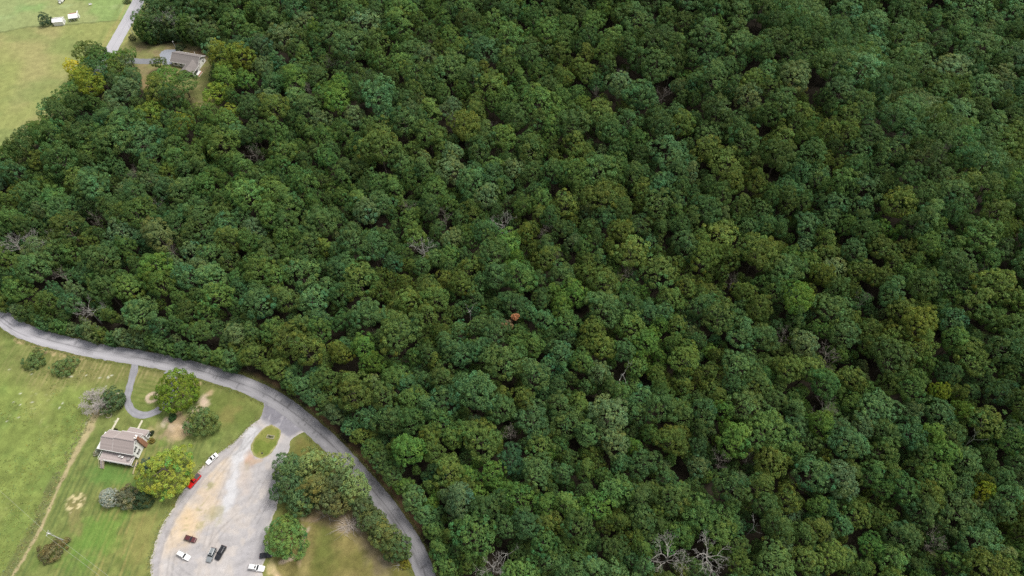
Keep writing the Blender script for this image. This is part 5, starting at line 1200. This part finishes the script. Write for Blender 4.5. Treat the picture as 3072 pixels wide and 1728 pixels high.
vehicle('parked_car', 'silver grey van like car with sunroofs beside the black one', 'car', (-99.1, 49.6), 257.7, 4.95, 1.92, (.30, .325, .34), 'suv', (.02, -.14), metal=.5)
vehicle('parked_car', 'black long roofed car beside the silver grey one', 'car', (-96.2, 50.3), 248.9, 4.95, 1.90, (.018, .019, .024), 'suv')
vehicle('parked_car', 'black sedan nosing in under the fresh green tree', 'car', (-81.1, 49.5), 6.2, 4.25, 1.80, (.016, .018, .026), 'sedan', (.0, -.22))
vehicle('parked_car', 'large white four wheel drive with a dark sunroof at the bottom lot edge', 'car', (-83.4, 45.6), -8.3, 5.5, 2.02, (.82, .82, .83), 'suv', (.02, -.16))
vehicle('parked_car', 'black car half under the dark green tree by the driveway', 'car', (-145.2, 103.4), 75, 4.7, 1.85, (.012, .012, .016), 'suv', group='vehicles parked by the houses')

# ------------------------------------------------------------------ poles, wires and small things
pb = P(192, 1621); pole = tag(empty('utility_pole', (pb[0], pb[1], 0)), 'weathered utility pole on the mown grass beside the brown bush', 'utility pole')
m = MB(); m.tube((0, 0, -.3), (0, 0, 10.3), .17, .11, 10); m.build('pole', M_POLE, pole)
m = MB(); m.box(-.05, .05, -.9, .9, 9.75, 9.87); m.build('crossarm', M_POLE, pole); m = MB(); m.tube((.28, 0, 8.7), (.28, 0, 9.6), .24, n=14); m.build('transformer', plain('pale transformer', (.6, .6, .6), .5), pole)
for y in (-.8, 0, .8): m = MB(); m.tube((0, y, 9.87), (0, y, 10.1), .06, n=8); m.build('insulator', M_WHITE, pole)
def wire(label, a, b, sag):
    a, b = Vector(a), Vector(b); m = MB(); n = 24; pts = []
    for k in range(n + 1):
        t = k / n; p = a.lerp(b, t); p.z -= sag * 4 * t * (1 - t); pts.append(p)
    for k in range(n): m.tube(pts[k], pts[k + 1], .022, n=5, cap=False)
    tag(m.build('power_wire', M_WIRE), label, 'wire', 'overhead power wires')
topz = 10.1
lf = P(-260, 1243, topz + 1); rt = P(420, 1812, topz)
wire('overhead wire leaving the utility pole toward the left edge', (pb[0], pb[1], topz), lf, .8)
wire('inner of two overhead wires leaving the pole toward the bottom edge', (pb[0], pb[1] + .8, topz), (rt[0], rt[1] + .8, topz), .8)
wire('outer of two overhead wires leaving the pole toward the bottom edge', (pb[0], pb[1] - .8, topz), (rt[0], rt[1] - .8, topz), 1.0)
q = P(400, 103); up_ = tag(empty('utility_pole', (q[0], q[1], 0)), 'thin pale pole on the grass verge of the upper road', 'utility pole')
m = MB(); m.tube((0, 0, -.3), (0, 0, 5.6), .13, .10, 8); m.build('pole', M_POLE, up_); m = MB(); m.box(-.4, .4, -.03, .03, 5.3, 5.4); m.build('crossarm', M_POLE, up_)
q = P(527, 143); lp = tag(empty('yard_lamp', (q[0], q[1], 0)), 'pale yard lamp post behind the far brown house', 'lamp post')
m = MB(); m.tube((0, 0, -.2), (0, 0, 3.6), .09, .07, 8); m.build('post', M_POLE, lp); m = MB(); m.tube((0, 0, 3.6), (0, 0, 4.1), .26, .18, 10); m.build('lantern', M_LAMP, lp)
q = P(327, 1247); ps = tag(empty('garden_post', (q[0], q[1], 0)), 'pale post standing in a horseshoe of edging stones near the dark tree', 'post')
m = MB(); m.tube((0, 0, -.2), (0, 0, 2.9), .07, n=8); m.build('shaft', M_TIMBER, ps)
eg = MB()
for k in range(15):
    a = math.radians(-160 + k * 19); eg.box(.95 * math.cos(a) - .12, .95 * math.cos(a) + .12, .95 * math.sin(a) - .12, .95 * math.sin(a) + .12, 0, .16 + .03 * (k % 3))
o = eg.build('stone_edging', M_STONE); o.location = (q[0], q[1], 0); tag(o, 'horseshoe of tan edging stones round the pale post', 'edging')
q = P(812, 1311); bd = MB(); 
for (x0, x1, y0, y1) in ((-1.35, 1.35, .5, .62), (-1.35, 1.35, -.62, -.5), (-1.35, -1.23, -.5, .5), (1.23, 1.35, -.5, .5)): bd.box(x0, x1, y0, y1, 0.02, .28)
sg = tag(empty('planter_bed', (q[0], q[1], 0.02), math.radians(-10)), 'low pale edged rectangular bed on the grass island', 'planter'); bd.build('frame', M_STONE, sg)
m = MB(); m.box(-1.22, 1.22, -.49, .49, .0, .14); m.build('soil', plain('dark soil and weeds', (.09, .10, .04), .95, var=.35), sg); m = MB(); m.box(-.5, .35, -.06, .06, .14, .62); m.build('board', M_DARK, sg)
q = P(787, 1360); m = MB(); m.tube((0, 0, 0), (0, 0, .45), .28, .22, 10); o = m.build('tree_stump', M_DARK); o.location = (q[0], q[1], 0.03); tag(o, 'small dark stump at the lower tip of the grass island', 'stump')
bpy.context.view_layer.update()

# ------------------------------------------------------------------ weeds and long grass
wr = np.random.default_rng(321)
def weeds(name, pts, tone, size, tall):
    pts = np.asarray(pts); n = len(pts); k = 5
    c = np.repeat(np.column_stack([pts, np.full(n, .05)]), k, 0) + np.column_stack([wr.normal(0, .22, (n * k, 2)), wr.uniform(0, tall, n * k)])
    V, F = leaf_cloud(c, np.tile([0, 0, 1.0], (len(c), 1)), np.full(len(c), size), wr, .8, .4); V[:, 2] = np.maximum(V[:, 2], .04)
    b = np.repeat(wr.normal(1, .16, n), k * 4); h = np.repeat(wr.normal(0, .10, n), k * 4)
    o = struct(meshobj(name, np_mesh(name, V, F, [M_LEAF], cols={'leaf': np.column_stack([b * (1 + h), b, b * (1 - h), np.ones(len(b))])})), 'stuff'); o['tone'] = tone; return o
tl = smooth_line(TRACK, .25); q = tl[wr.integers(0, len(tl), 420)]
weeds('weeds', q + np.column_stack([wr.normal(-1.9, 1.0, len(q)), wr.normal(0, .5, len(q))]), (.26, .27, .125), .30, .25)
q = np.column_stack([wr.uniform(-190, -120, 5200), wr.uniform(30, 118, 5200)]); q = q[(q[:, 0] < np.interp(q[:, 1], np.array(TRACK)[::-1, 1], np.array(TRACK)[::-1, 0]) - 2.5)]
q = q[vnoise(q[:, 0], q[:, 1], 9, 55) > .35]
weeds('meadow_grass', q, (.26, .31, .10), .26, .18)
rd = ROAD[(ROAD[:, 1] > 40)]; i = wr.integers(1, len(rd) - 1, 2400); t = rd[i + 1] - rd[i - 1]; t /= np.hypot(t[:, 0], t[:, 1])[:, None]; sd = wr.choice([-1, 1], len(i)); off = (3.35 + np.abs(wr.normal(0, .55, len(i)))) * sd
q = rd[i] + np.column_stack([-t[:, 1], t[:, 0]]) * off[:, None]; q = q[(sdist(q[:, 0], q[:, 1], LOTP) > .4) & (line_dist(q[:, 0], q[:, 1], DRIVE)[0] > 1.7)]
weeds('verge_grass', q, (.21, .235, .08), .26, .2)
lp_ = smooth_line(LOTP[1:16], .2); q = lp_[wr.integers(0, len(lp_), 520)] + wr.normal(0, .45, (520, 2)) + np.array([-.35, .2])
weeds('lot_edge_grass', q, (.26, .28, .11), .22, .14)
